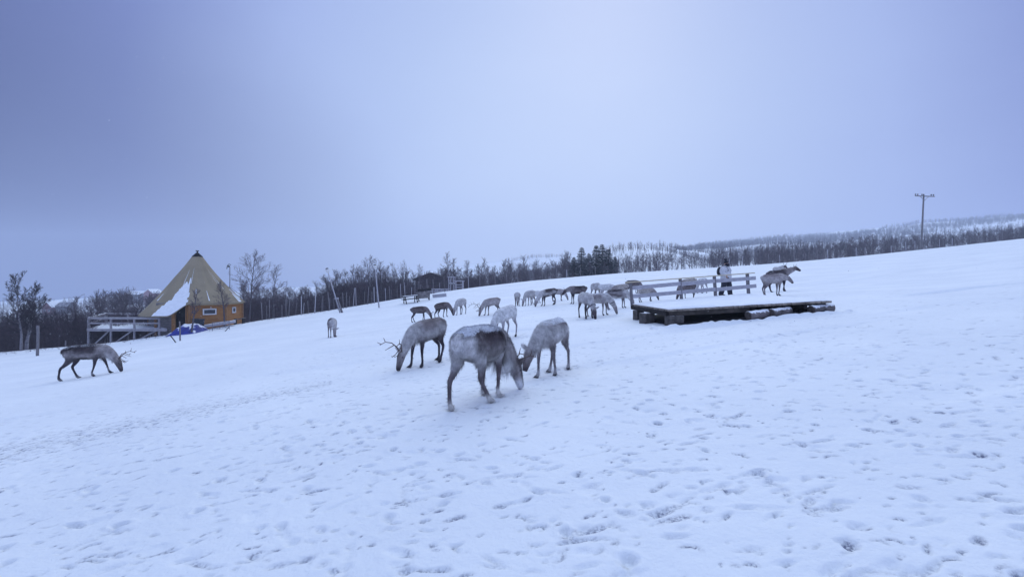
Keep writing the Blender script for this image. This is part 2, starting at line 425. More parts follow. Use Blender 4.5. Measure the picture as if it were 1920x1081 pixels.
me = np_mesh("snow_field", np.c_[X.ravel(), Y.ravel(), Z.ravel()], Q, M_snow)
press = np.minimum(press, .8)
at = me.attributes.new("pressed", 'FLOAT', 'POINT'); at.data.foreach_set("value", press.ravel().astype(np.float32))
field_mesh = me
def hg(x, y):
    """height of the finished snow surface"""
    i = min(max(int(np.searchsorted(xs, x)) - 1, 0), len(xs) - 2); j = min(max(int(np.searchsorted(ys, y)) - 1, 0), len(ys) - 2)
    f = min(1, max(0, (x - xs[i]) / (xs[i + 1] - xs[i]))); g = min(1, max(0, (y - ys[j]) / (ys[j + 1] - ys[j])))
    return float((Z[j, i] * (1 - f) + Z[j, i + 1] * f) * (1 - g) + (Z[j + 1, i] * (1 - f) + Z[j + 1, i + 1] * f) * g)
fo = link(bpy.data.objects.new("snow_ground", me)); tag(fo, "white sloping snow field with hoof prints", "snow", kind='structure')
print("field", nx_, ny_)

# far land: valley, wooded knoll and hills beyond the brow
yd = np.array(graded(108, 1040, lambda v: v * .011)); ud = np.linspace(-1.45, 1.45, 340)
UU, YY = np.meshgrid(ud, yd); XX = UU * YY
ZZ = H(XX.ravel(), YY.ravel()).reshape(XX.shape)
ZZ[0] -= .6
idx = np.arange(ZZ.size).reshape(ZZ.shape)
Q = np.stack([idx[:-1, :-1], idx[:-1, 1:], idx[1:, 1:], idx[1:, :-1]], -1).reshape(-1, 4)
ho = link(bpy.data.objects.new("hills", np_mesh("hills", np.c_[XX.ravel(), YY.ravel(), ZZ.ravel()], Q, M_hill)))
tag(ho, "snow covered valley and low hills beyond the brow of the field", "hills", kind='structure')
# plain snow all round to the horizon, well below
pl = MB(); pl.add([(-1580, -300, -40), (1580, -300, -40), (1580, 1100, -40), (-1580, 1100, -40)], [(0, 1, 2, 3)])
po = pl.build("terrain", M_hill); tag(po, "flat snowy lowland far below the field", "ground", kind='structure')

# ------------------------------------------------------------------ reindeer
def body_material(name, dust_scale=48.0):
    """fur coloured by the coat pattern stored on the mesh, with snow dusted where the coat attribute says"""
    m = bpy.data.materials.new(name); m.use_nodes = True
    t = m.node_tree; b = t.nodes["Principled BSDF"]; b.inputs["Roughness"].default_value = .95; b.inputs["Specular IOR Level"].default_value = .08
    at = t.nodes.new("ShaderNodeAttribute"); at.attribute_name = "coat"
    du = t.nodes.new("ShaderNodeAttribute"); du.attribute_name = "dust"
    tc = t.nodes.new("ShaderNodeTexCoord")
    def noise(s, det=5, rough=.6, stretch=None):
        n = t.nodes.new("ShaderNodeTexNoise"); n.inputs["Scale"].default_value = s; n.inputs["Detail"].default_value = det; n.inputs["Roughness"].default_value = rough
        if stretch:
            mp = t.nodes.new("ShaderNodeMapping"); mp.inputs["Scale"].default_value = stretch; t.links.new(tc.outputs["Object"], mp.inputs[0]); t.links.new(mp.outputs[0], n.inputs[0])
        else: t.links.new(tc.outputs["Object"], n.inputs[0])
        return n
    n1 = noise(9, 5, .6); n2 = noise(70, 4, .7, (1, 1, .35))
    mm = t.nodes.new("ShaderNodeMath"); mm.operation = 'MULTIPLY_ADD'; mm.inputs[1].default_value = .7
    t.links.new(n2.outputs[0], mm.inputs[0]); t.links.new(n1.outputs[0], mm.inputs[2])
    mr = t.nodes.new("ShaderNodeMapRange"); mr.inputs[1].default_value = .55; mr.inputs[2].default_value = 1.15; mr.inputs[3].default_value = .50; mr.inputs[4].default_value = 1.5
    t.links.new(mm.outputs[0], mr.inputs[0])
    sc = t.nodes.new("ShaderNodeVectorMath"); sc.operation = 'SCALE'; t.links.new(at.outputs["Color"], sc.inputs[0]); t.links.new(mr.outputs[0], sc.inputs[3])
    n3 = noise(dust_scale, 6, .75)
    n5 = noise(7, 3, .5)
    a2 = t.nodes.new("ShaderNodeMath"); a2.operation = 'MULTIPLY_ADD'; a2.inputs[1].default_value = .3; t.links.new(n5.outputs[0], a2.inputs[0]); t.links.new(n3.outputs[0], a2.inputs[2])
    a3 = t.nodes.new("ShaderNodeMath"); a3.operation = 'ADD'; t.links.new(a2.outputs[0], a3.inputs[0]); t.links.new(du.outputs["Fac"], a3.inputs[1])
    m3 = t.nodes.new("ShaderNodeMapRange"); m3.inputs[1].default_value = 1.16; m3.inputs[2].default_value = 1.28; t.links.new(a3.outputs[0], m3.inputs[0])
    mi = t.nodes.new("ShaderNodeMix"); mi.data_type = 'RGBA'; mi.inputs[7].default_value = (.70, .72, .78, 1)
    t.links.new(m3.outputs[0], mi.inputs[0]); t.links.new(sc.outputs[0], mi.inputs[6]); t.links.new(mi.outputs[2], b.inputs["Base Color"])
    bp = t.nodes.new("ShaderNodeBump"); bp.inputs["Strength"].default_value = .8; bp.inputs["Distance"].default_value = .015
    t.links.new(mm.outputs[0], bp.inputs["Height"]); t.links.new(bp.outputs[0], b.inputs["Normal"])
    return m
M_fur = body_material("fur")
M_antler = mat("antler", (.12, .085, .075), .7, .35, 12, .4, 60)
M_eye = mat("eye", (.012, .01, .012), .15, .1, 5, 0, spec=.6)
M_collar = mat("collar", (.03, .03, .04), .7, .2, 20, .2)

def lerp(a, b, t): return tuple(x + (y - x) * t for x, y in zip(a, b))
def sst(a, b, x): t = min(1, max(0, (x - a) / (b - a))); return t * t * (3 - 2 * t)

class Lofts:
    """closed tubes of elliptical section; each remembers a colour for every vertex, then all are fused into one skin"""
    def __init__(s): s.v = []; s.f = []; s.c = []; s.d = []; s.n = 0
    def loft(s, pts, rs, ru, side=(0, 1, 0), n=14, col=None, dust=None, sub=4):
        pts = np.array(pts, float); k = len(pts); side = np.array(side, float)
        rs = np.broadcast_to(np.array(rs, float), (k,)); ru = np.broadcast_to(np.array(ru, float), (k,))
        T = np.linspace(0, k - 1, (k - 1) * sub + 1)
        def cr(A):   # catmull-rom resampling
            A = np.asarray(A, float); A2 = A if A.ndim > 1 else A[:, None]
            E = np.vstack([2 * A2[0] - A2[1], A2, 2 * A2[-1] - A2[-2]]); o = []
            for t in T:
                i = min(int(t), k - 2); f = t - i; p0, p1, p2, p3 = E[i], E[i + 1], E[i + 2], E[i + 3]
                o.append(.5 * (2 * p1 + (p2 - p0) * f + (2 * p0 - 5 * p1 + 4 * p2 - p3) * f * f + (3 * p1 - p0 - 3 * p2 + p3) * f ** 3))
            o = np.array(o); return o if A.ndim > 1 else o[:, 0]
        C = cr(pts); RS = np.maximum(cr(rs), .003); RU = np.maximum(cr(ru), .003)
        base = len(s.v); m = len(C)
        for i in range(m):
            t = C[min(i + 1, m - 1)] - C[max(i - 1, 0)]; t = t / (np.linalg.norm(t) + 1e-9)
            sd = side - t * side.dot(t); sd /= np.linalg.norm(sd) + 1e-9; up = np.cross(t, sd)
            for j in range(n):
                a = 2 * math.pi * j / n; p = C[i] + sd * RS[i] * math.cos(a) + up * RU[i] * math.sin(a)
                s.v.append(p); w = T[i] / (k - 1)
                s.c.append(col(w, math.sin(a), p) if callable(col) else col); s.d.append(dust(w, math.sin(a), p) if dust else 0.0)
        for i in range(m - 1):
            for j in range(n):
                s.f.append((base + i * n + j, base + i * n + (j + 1) % n, base + (i + 1) * n + (j + 1) % n, base + (i + 1) * n + j))
        s.f.append(tuple(base + j for j in range(n - 1, -1, -1))); s.f.append(tuple(base + (m - 1) * n + j for j in range(n)))
    def fuse(s, name, vox=.014, smooth=4, factor=.5):
        V = np.array(s.v)
        me = bpy.data.meshes.new("tmp"); me.from_pydata([tuple(p) for p in s.v], [], s.f); me.update()
        o = bpy.data.objects.new("tmp", me); scene.collection.objects.link(o)
        r = o.modifiers.new("r", 'REMESH'); r.mode = 'VOXEL'; r.voxel_size = vox
        q = o.modifiers.new("s", 'SMOOTH'); q.iterations = smooth; q.factor = factor
        dg = bpy.context.evaluated_depsgraph_get()
        m2 = bpy.data.meshes.new_from_object(o.evaluated_get(dg)); m2.name = name
        bpy.data.objects.remove(o); bpy.data.meshes.remove(me)
        kd = KDTree(len(V))
        for i, p in enumerate(V): kd.insert(p, i)
        kd.balance()
        cols = np.ones((len(m2.vertices), 4), np.float32); du = np.zeros(len(m2.vertices), np.float32)
        for i, v in enumerate(m2.vertices):
            ws = 0; a = np.zeros(3); dd = 0
            for co, ix, dist in kd.find_n(v.co, 5):
                w = 1 / (dist + .012) ** 2; ws += w; a += w * np.array(s.c[ix]); dd += w * s.d[ix]
            cols[i, :3] = a / ws; du[i] = dd / ws
        A = m2.attributes.new("coat", 'FLOAT_COLOR', 'POINT'); A.data.foreach_set("color", cols.ravel())
        B = m2.attributes.new("dust", 'FLOAT', 'POINT'); B.data.foreach_set("value", du)
        m2.shade_smooth()
        return m2, cols, du

COATS = {
 # back, side, flank, belly, rump, neck, face, nose, leg, ankle, dust
 'main':  dict(back=(.055,.040,.044), side=(.10,.08,.085), flank=(.30,.27,.27), belly=(.60,.58,.57), rump=(.70,.68,.68), neck=(.37,.34,.34), mane=(.66,.65,.65), face=(.10,.08,.08), nose=(.62,.62,.63), leg=(.14,.115,.12), thigh=(.56,.54,.54), ankle=(.60,.57,.53), dust=.66),
 'calf':  dict(back=(.14,.115,.12), side=(.42,.40,.40), flank=(.50,.48,.48), belly=(.50,.47,.46), rump=(.22,.19,.195), neck=(.47,.45,.45), mane=(.50,.48,.48), face=(.22,.19,.19), nose=(.07,.055,.06), leg=(.20,.175,.18), thigh=(.25,.22,.22), ankle=(.42,.40,.40), dust=.62),
 'taupe': dict(back=(.21,.18,.18), side=(.30,.27,.27), flank=(.41,.39,.39), belly=(.10,.085,.09), rump=(.20,.17,.17), neck=(.47,.45,.45), mane=(.52,.50,.50), face=(.24,.21,.21), nose=(.045,.035,.04), leg=(.055,.045,.055), thigh=(.13,.11,.115), ankle=(.08,.07,.08), dust=.40),
 'banded':dict(back=(.035,.028,.032), side=(.075,.06,.065), flank=(.34,.31,.31), belly=(.035,.03,.035), rump=(.07,.055,.06), neck=(.34,.31,.31), mane=(.50,.48,.48), face=(.13,.11,.11), nose=(.05,.04,.05), leg=(.06,.05,.06), thigh=(.11,.095,.10), ankle=(.25,.24,.25), dust=.50),
 'white': dict(back=(.55,.54,.55), side=(.62,.61,.61), flank=(.64,.63,.63), belly=(.60,.58,.58), rump=(.62,.61,.61), neck=(.60,.59,.59), mane=(.64,.63,.63), face=(.55,.53,.53), nose=(.35,.32,.33), leg=(.35,.32,.34), thigh=(.52,.50,.51), ankle=(.45,.43,.44), dust=.5),
 'grey':  dict(back=(.29,.265,.27), side=(.42,.40,.40), flank=(.49,.47,.47), belly=(.48,.46,.46), rump=(.55,.53,.53), neck=(.46,.44,.44), mane=(.52,.50,.50), face=(.26,.23,.235), nose=(.10,.085,.09), leg=(.17,.15,.155), thigh=(.36,.33,.34), ankle=(.36,.34,.35), dust=.55),
 'greydark':dict(back=(.42,.40,.40), side=(.48,.46,.46), flank=(.45,.43,.43), belly=(.40,.38,.38), rump=(.46,.44,.44), neck=(.44,.42,.42), mane=(.46,.44,.44), face=(.09,.07,.075), nose=(.045,.035,.04), leg=(.055,.045,.055), thigh=(.32,.29,.30), ankle=(.05,.045,.05), dust=.5),
 'brown': dict(back=(.07,.055,.055), side=(.11,.085,.085), flank=(.15,.125,.125), belly=(.06,.05,.055), rump=(.13,.11,.115), neck=(.18,.15,.15), mane=(.30,.27,.27), face=(.07,.055,.06), nose=(.04,.03,.035), leg=(.045,.035,.045), thigh=(.10,.085,.09), ankle=(.08,.07,.08), dust=.42),
 'saddle':dict(back=(.06,.045,.05), side=(.08,.065,.07), flank=(.40,.38,.38), belly=(.10,.08,.09), rump=(.07,.055,.06), neck=(.50,.48,.48), mane=(.52,.50,.50), face=(.30,.27,.275), nose=(.05,.04,.05), leg=(.045,.035,.045), thigh=(.06,.05,.055), ankle=(.06,.05,.06), dust=.42),
 'tan':   dict(back=(.33,.29,.26), side=(.38,.34,.31), flank=(.40,.36,.33), belly=(.09,.075,.08), rump=(.40,.37,.35), neck=(.30,.26,.25), mane=(.34,.31,.30), face=(.13,.105,.10), nose=(.05,.04,.045), leg=(.05,.04,.05), thigh=(.22,.19,.18), ankle=(.06,.05,.06), dust=.5),
 'pink':  dict(back=(.24,.205,.205), side=(.36,.32,.315), flank=(.42,.385,.38), belly=(.34,.31,.31), rump=(.40,.37,.37), neck=(.37,.335,.33), mane=(.44,.41,.41), face=(.26,.225,.225), nose=(.08,.065,.07), leg=(.15,.125,.13), thigh=(.30,.27,.27), ankle=(.13,.11,.12), dust=.30),
}
COATS['black'] = dict(COATS['brown'], dust=.2, back=(.04,.032,.036), side=(.10,.085,.09), neck=(.22,.19,.19), mane=(.40,.37,.37))
COATS['darkback'] = dict(COATS['grey'], back=(.05,.04,.045), side=(.30,.275,.28), flank=(.12,.10,.105), belly=(.50,.48,.48), dust=.45)
COATS['mottled'] = dict(COATS['grey'], back=(.36,.335,.34), side=(.24,.21,.215), flank=(.40,.38,.38), rump=(.52,.50,.50))

NECKS = {   # (along, height) of the neck from withers to poll, then muzzle
 'graze': ([(.30, .80), (.46, .79), (.60, .69), (.72, .55), (.81, .41)], [(.81, .43), (.855, .34), (.90, .21), (.935, .105), (.945, .055)]),
 'graze_far': ([(.30, .80), (.48, .79), (.66, .67), (.82, .50), (.95, .38)], [(.95, .40), (1.01, .32), (1.07, .20), (1.11, .10), (1.125, .055)]),
 'low':   ([(.30, .82), (.48, .80), (.62, .72), (.74, .62), (.84, .52)], [(.84, .54), (.90, .46), (.96, .35), (1.00, .26), (1.015, .21)]),
 'mid':   ([(.30, .82), (.46, .84), (.60, .82), (.72, .79), (.81, .75)], [(.80, .77), (.87, .73), (.97, .63), (1.03, .55), (1.05, .52)]),
 'ahead': ([(.30, .84), (.48, .90), (.64, .94), (.80, .98), (.91, 1.01)], [(.89, 1.03), (.98, 1.03), (1.11, .97), (1.21, .92), (1.25, .90)]),
 'up':    ([(.30, .84), (.44, .93), (.54, 1.03), (.62, 1.14), (.68, 1.22)], [(.66, 1.25), (.75, 1.24), (.87, 1.16), (.96, 1.10), (.99, 1.08)]),
}
ANTLERS = {
 'spike': ([(0, .035, .05), (-.03, .07, .13), (-.03, .10, .22)], [[(-.02, .06, .10), (.05, .08, .15)]], .010),
 'small': ([(0, .035, .05), (-.05, .08, .13), (-.06, .13, .22), (-.01, .15, .30)], [[(-.03, .06, .09), (.06, .07, .14), (.10, .08, .15)], [(-.06, .13, .22), (-.12, .15, .27)]], .012),
 'medium': ([(0, .035, .05), (-.09, .08, .12), (-.16, .17, .22), (-.15, .25, .33), (-.06, .29, .42)],
            [[(-.03, .05, .08), (.07, .06, .14), (.12, .05, .20), (.10, .03, .24)], [(.07, .06, .14), (.14, .09, .17)], [(-.15, .25, .33), (-.23, .28, .38)], [(-.12, .14, .18), (-.02, .20, .26), (.02, .22, .30)], [(-.08, .28, .40), (-.10, .32, .47)]], .014),
 'large': ([(0, .035, .05), (-.10, .09, .12), (-.22, .20, .24), (-.24, .31, .38), (-.14, .36, .52), (.00, .36, .62)],
           [[(-.03, .05, .08), (.09, .07, .16), (.15, .06, .24), (.13, .03, .30)], [(.09, .07, .16), (.18, .11, .18)], [(-.14, .13, .16), (-.03, .22, .26), (.04, .25, .33)], [(-.24, .31, .38), (-.34, .36, .42)],
            [(-.17, .35, .48), (-.25, .41, .55)], [(-.08, .36, .57), (-.10, .42, .68)], [(.0, .36, .62), (.08, .33, .68)]], .016),
}

HOOVES = []
def reindeer(px, py, head_deg, pose='graze', coat='grey', antler=None, top=None, scale=None, yaw=0, tilt=0, stride=(0, 0, 0, 0), spread=0, bulk=1.0, label='', hair=0, mane=.0, D=None, roll_head=0, body_bend=0, width=1.0):
    if D is None: x0, y0, z0 = ground_at(px, py)
    else: x0, y0 = ray(px, D), D; z0 = hg(x0, y0)
    if scale is None:
        scale = ((py - top) / F * y0) / 1.03 if top is not None else 1.0
        scale = max(.72, min(1.22, scale))
    K = COATS[coat]; hd = math.radians(head_deg); ch, sh = math.cos(hd), math.sin(hd)
    sd = rng.random() * 50
    def world(p): return x0 + (p[0] * ch - p[1] * sh) * scale, y0 + (p[0] * sh + p[1] * ch) * scale
    e = .4
    gl = (hg(*world((e, 0, 0))) - hg(*world((-e, 0, 0)))) / (2 * e * scale); gw = (hg(*world((0, e, 0))) - hg(*world((0, -e, 0)))) / (2 * e * scale)
    def sc(p): return np.array([p[0], p[1], p[2] + p[0] * gl + p[1] * gw * max(0, 1 - p[2] / .75)])
    L = Lofts()
    KX = .87
    def nz(p, k=5.0): return float(vnoise(np.array([p[0] * k + sd]), np.array([p[2] * k + p[1] * 3]), 1)[0])
    # trunk
    def c_body(w, s, p):
        x, y, z = p[0], p[1], (p[2] - p[0] * gl)
        q = s + nz(p) * .55
        if q > .35: c = lerp(K['side'], K['back'], sst(.25, .8, q))
        elif q > -.35: c = lerp(K['flank'], K['side'], sst(-.35, .35, q))
        else: c = lerp(K['belly'], K['flank'], sst(-.85, -.4, q))
        rx = -.34 + .08 * nz(p, 11) if coat == 'main' else -.43
        c = lerp(c, K['rump'], sst(rx, rx - .09, x + nz(p, 7) * .05) * (1 - (.92 if coat == 'main' else .6) * sst(.84, .95, z)))
        c = lerp(c, K['neck'], sst(.22, .42, x + nz(p, 6) * .12))
        return c
    def d_body(w, s, p): return K['dust'] * sst(.0, .85, s) + .0
    low_ = pose.startswith('graze') or pose == 'low'
    st = [(-.63, .80, .05, .05), (-.60, .80, .11, .11), (-.51, .805, .175, .165), (-.33, .80, .205, .20), (-.12, .775, .225, .225), (.08, .77, .235, .235), (.26, .775, .215, .235), (.40, .785, .175, .205), (.50, .79, .125, .16), (.56, .785, .06, .09)]
    if low_: st = [(a_, b_ - (.055 * sst(-.1, .5, a_)), c_, d_) for a_, b_, c_, d_ in st]
    L.loft([sc((a * KX, body_bend * a * a, b)) for a, b, _, _ in st], [c_ * bulk * width for _, _, c_, _ in st], [d_ * (.6 + .4 * bulk) for _, _, _, d_ in st], n=22, col=c_body, dust=d_body)
    # withers and croup
    L.loft([sc((.08, 0, .925 - .03 * low_)), sc((.23, 0, .94 - .055 * low_)), sc((.35, 0, .90 - .07 * low_))], [.06, .075, .05], [.07, .08, .06], col=lambda w, s, p: lerp(K['back'], K['neck'], .4), dust=lambda w, s, p: K['dust'] * .9)
    L.loft([sc((-.45, 0, .93)), sc((-.34, 0, .95)), sc((-.19, 0, .925))], [.06, .09, .05], [.05, .06, .05], col=lambda w, s, p: K['back'], dust=lambda w, s, p: K['dust'])
    # tail
    L.loft([sc((-.52, 0, .93)), sc((-.575, 0, .88)), sc((-.59, 0, .79))], [.03, .04, .02], [.025, .03, .015], col=K['rump'])
    # neck and head
    nk, hp = NECKS[pose]
    pts = nk + hp
    ya = math.radians(yaw); P3 = [Vector((nk[0][0] * KX, body_bend * .09, nk[0][1] - .045 * low_))]; sides = []
    tot = len(nk) - 1
    for i in range(1, len(pts)):
        a = ya * min(1, i / tot); dx = (pts[i][0] - pts[i - 1][0]) * .88; dz = pts[i][1] - pts[i - 1][1]
        P3.append(P3[-1] + Vector((dx * math.cos(a), dx * math.sin(a), dz)))
    P3 = [Vector(sc(p)) for p in P3]
    if pose.startswith('graze'):      # muzzle down on the snow
        m_ = P3[-1]; wx, wy = world(m_)
        dz = (hg(wx, wy) - z0) / scale + .012 - m_.z
        for i in range(1, len(P3)): P3[i].z += dz * (i / (len(P3) - 1)) ** .8
    neck, head = P3[:len(nk)], P3[len(nk):]
    hside = Vector((-math.sin(ya), math.cos(ya), 0))
    nside = Vector((-math.sin(ya * .5), math.cos(ya * .5), 0))
    def c_neck(w, s, p): return lerp(lerp(K['neck'], K['mane'], sst(.1, -.8, s + nz(p) * .4)), K['face'], .45 * sst(.8, 1, w))
    L.loft(neck, [.15, .125, .105, .085, .075], [.21, .18, .15, .125, .10], side=nside, n=16, col=c_neck, dust=lambda w, s, p: K['dust'] * .85 * sst(.2, .9, s) * (1 - w * .5))
    if mane > 0:                      # hanging beard of the throat
        mp_ = [neck[i].lerp(neck[min(i + 1, 4)], .3) + Vector((0, 0, -.09 - mane * (.09, .15, .17, .10)[i])) for i in range(4)]
        L.loft(mp_, [.05, .075, .07, .03], [.07, .11, .12, .04], side=nside, n=12, col=K['mane'])
    f_ = (head[-1] - head[0]).normalized(); u_ = f_.cross(hside).normalized()
    if u_.dot(Vector((math.cos(ya), math.sin(ya), 1))) < 0: u_ = -u_
    def c_head(w, s, p):
        c = lerp(K['face'], K['neck'], .6 * sst(.35, .0, w))
        if coat == 'main': c = lerp((.30, .27, .27), (.05, .04, .045), sst(.0, .7, s * (1 if True else 1)) * sst(.9, .6, w)); return lerp(c, K['nose'], sst(.42, .62, w + .12 * nz(p, 9)) * sst(.75, .2, s))
        return lerp(c, K['nose'], sst(.45, .85, w))
    L.loft(head, [.074, .080, .062, .052, .038], [.092, .092, .070, .053, .036], side=hside, n=14, col=c_head, dust=lambda w, s, p: .35 * K['dust'] * sst(.3, .9, abs(s)) * (1 - w))
    # ears
    for s in (-1, 1):
        b0 = head[0] + hside * .06 * s + u_ * .03 - f_ * .01
        dr_ = (hside * s * .85 - f_ * .35 + u_ * .15).normalized()
        L.loft([b0, b0 + dr_ * .06, b0 + dr_ * .12, b0 + dr_ * .17], [.028, .044, .038, .014], [.020, .018, .015, .009], side=f_, n=8, col=K['neck'] if coat != 'main' else (.2, .17, .17), sub=3)
    # legs
    def foot_z(p): wx, wy = world(p); return (hg(wx, wy) - z0) / scale
    for li, (s, front) in enumerate(((1, True), (-1, True), (1, False), (-1, False))):
        dx = stride[li]; sp = spread
        if front: J = [(.36, .09, .80, .075, .14), (.345, .115, .66, .068, .11), (.315, .12, .52, .047, .06), (.325, .12, .37, .034, .038), (.32, .12, .24, .024, .027), (.31, .12, .12, .025, .028), (.34, .122, .055, .030, .036), (.385, .125, .018, .036, .030)]
        else: J = [(-.42, .085, .84, .095, .17), (-.37, .12, .70, .090, .145), (-.37, .13, .56, .060, .085), (-.45, .13, .44, .037, .050), (-.515, .13, .365, .030, .037), (-.50, .13, .24, .024, .029), (-.47, .13, .12, .026, .030), (-.435, .132, .055, .031, .038), (-.385, .135, .018, .037, .030)]
        fz = foot_z((J[-1][0] * KX + dx, s * (J[-1][1] + sp), 0)) - 0.012
        pts3, rs, ru = [], [], []
        for a, b, z, r1, r2 in J:
            w = max(0, min(1, (.80 - z) / .70)); w2 = w ** 1.15
            zz = z + (a * gl) * (1 - w) + fz * w + s * b * gw * (1 - w) * .2
            if dx and .2 < z < .6: zz += .0
            a = a * KX if a > -.38 or not front else a
            pts3.append((a + dx * w2, s * (b + sp * w2), zz)); rs.append(r1 * (1 if z < .55 else bulk ** .5)); ru.append(r2)
        zt = J[0][2]
        def c_leg(w, q, p, front=front):
            z = p[2] - p[0] * gl
            c = lerp(K['leg'], K['thigh'], sst(.42, .62, z + nz(p) * .1)); c = lerp(c, K['flank'] if not front else K['neck'], sst(.62, .80, z))
            c = lerp(c, K['ankle'], sst(.17, .09, z - fz + nz(p, 12) * .03)); return lerp(c, (.035, .03, .035), sst(.045, .02, z - fz)) if coat not in ('main',) else c
        L.loft(pts3, rs, ru, n=12, col=c_leg, dust=lambda w, q, p: .15)
        HOOVES.append((*world((pts3[-1][0], pts3[-1][1], 0)), hd, scale))
        # second toe of the cloven hoof
        fx, fy, fzz = pts3[-1]
        L.loft([(fx - .07, fy, fzz + .05), (fx - .01, fy + s * .025, fzz + .018), (fx + .045, fy + s * .035, fzz + .005)], [.022, .026, .012], [.03, .022, .012], n=8, col=K['ankle'] if coat == 'main' else (.04, .035, .04), sub=2)
    near = y0 < 12
    me, cols, du = L.fuse("body", vox=.013 if near else .0165, smooth=4 if near else 3)
    me.materials.append(M_fur)
    V = np.array([v.co[:] for v in me.vertices]); Nn = np.array([v.normal[:] for v in me.vertices])
    # snow only keeps on what faces up
    du2 = du * np.clip(Nn[:, 2] * 1.1 + .2, 0, 1); me.attributes["dust"].data.foreach_set("value", du2.astype(np.float32))
    root = empty("reindeer", (x0, y0, z0), hd); root.scale = (scale,) * 3
    tag(root, label, "reindeer", "reindeer grazing on the snow field")
    if hair:                          # short guard hairs standing off the skin
        r_ = np.random.RandomState(int(px)); sel = r_.randint(0, len(V), hair)
        legm = (V[sel, 2] < .5) & (np.abs(V[sel, 0]) < .62) & (V[sel, 0] < .6); sel = sel[~legm | (r_.rand(hair) < .25)]
        p = V[sel]; n_ = Nn[sel]; flow = np.tile(np.array([-.8, 0, -.55]), (len(sel), 1)) + r_.randn(len(sel), 3) * .22
        flow -= n_ * (flow * n_).sum(1)[:, None]; flow /= np.linalg.norm(flow, axis=1)[:, None] + 1e-6
        fore = p[:, 0] > .62; ln = (.032 + .028 * r_.rand(len(sel)))[:, None]; ln[fore & (p[:, 2] < .42)] *= .4
        beard = (p[:, 0] > .30) & (p[:, 0] < .80) & (n_[:, 2] < .1) & (p[:, 2] > .26) & (p[:, 2] < .72) & (np.abs(p[:, 1]) < .2); ln[beard] *= 1.0 + mane * 1.6; flow[beard] = np.array([-.15, 0, -1.0]) + r_.randn(int(beard.sum()), 3) * .18
        low = (n_[:, 2] < -.2)[:, None]; ln = np.where(low & (p[:, 2:3] > .4), ln * 1.5, ln)
        dirv = flow * .85 + n_ * .38; tip = p + dirv * ln; sdv = np.cross(dirv, n_); sdv /= np.linalg.norm(sdv, axis=1)[:, None] + 1e-6
        wv = .0022
        HV = np.stack([p - sdv * wv - n_ * .003, p + sdv * wv - n_ * .003, tip], 1).reshape(-1, 3)
        base = len(V); nV = np.vstack([V, HV]); polys = [tuple(q.vertices) for q in me.polygons]
        polys += [(base + 3 * i, base + 3 * i + 1, base + 3 * i + 2) for i in range(len(sel))]
        m3 = bpy.data.meshes.new("body"); m3.from_pydata(nV.tolist(), [], polys); m3.update(); m3.shade_smooth(); m3.materials.append(M_fur)
        jit = (.85 + .3 * r_.rand(len(sel)))[:, None]
        c3 = np.vstack([cols, np.repeat(np.c_[cols[sel, :3] * jit, np.ones(len(sel))], 3, 0)]).astype(np.float32)
        A = m3.attributes.new("coat", 'FLOAT_COLOR', 'POINT'); A.data.foreach_set("color", c3.ravel())
        B = m3.attributes.new("dust", 'FLOAT', 'POINT'); B.data.foreach_set("value", np.r_[du2, np.repeat(du2[sel], 3)].astype(np.float32))
        me = m3
    link(bpy.data.objects.new("body", me), root)
    if antler:
        main, tines, r0 = ANTLERS[antler]
        org = head[0] + f_ * .02
        for s in (-1, 1):
            T = lambda q: org + f_ * q[0] + hside * q[1] * s * (1.0 if s > 0 else .93) + u_ * q[2]
            mb = MB(); n = len(main)
            mb.tube([T(q) for q in main], [r0 * (1 - .55 * i / (n - 1)) for i in range(n)], 7)
            for tn in tines:
                k = len(tn); mb.tube([T((q[0] + rng.gauss(0, .006), q[1], q[2] + rng.gauss(0, .008))) for q in tn], [r0 * .7 * (1 - .6 * i / (k - 1)) for i in range(k)], 6)
            mb.build("antler", M_antler, root, True)
    if y0 < 16:
        for s in (-1, 1):
            p = head[0].lerp(head[-1], .28) + hside * s * .070 + u_ * .028
            MB().ball(p, .014, 8, 6).build("eye", M_eye, root, True)
    return root, head, neck, scale

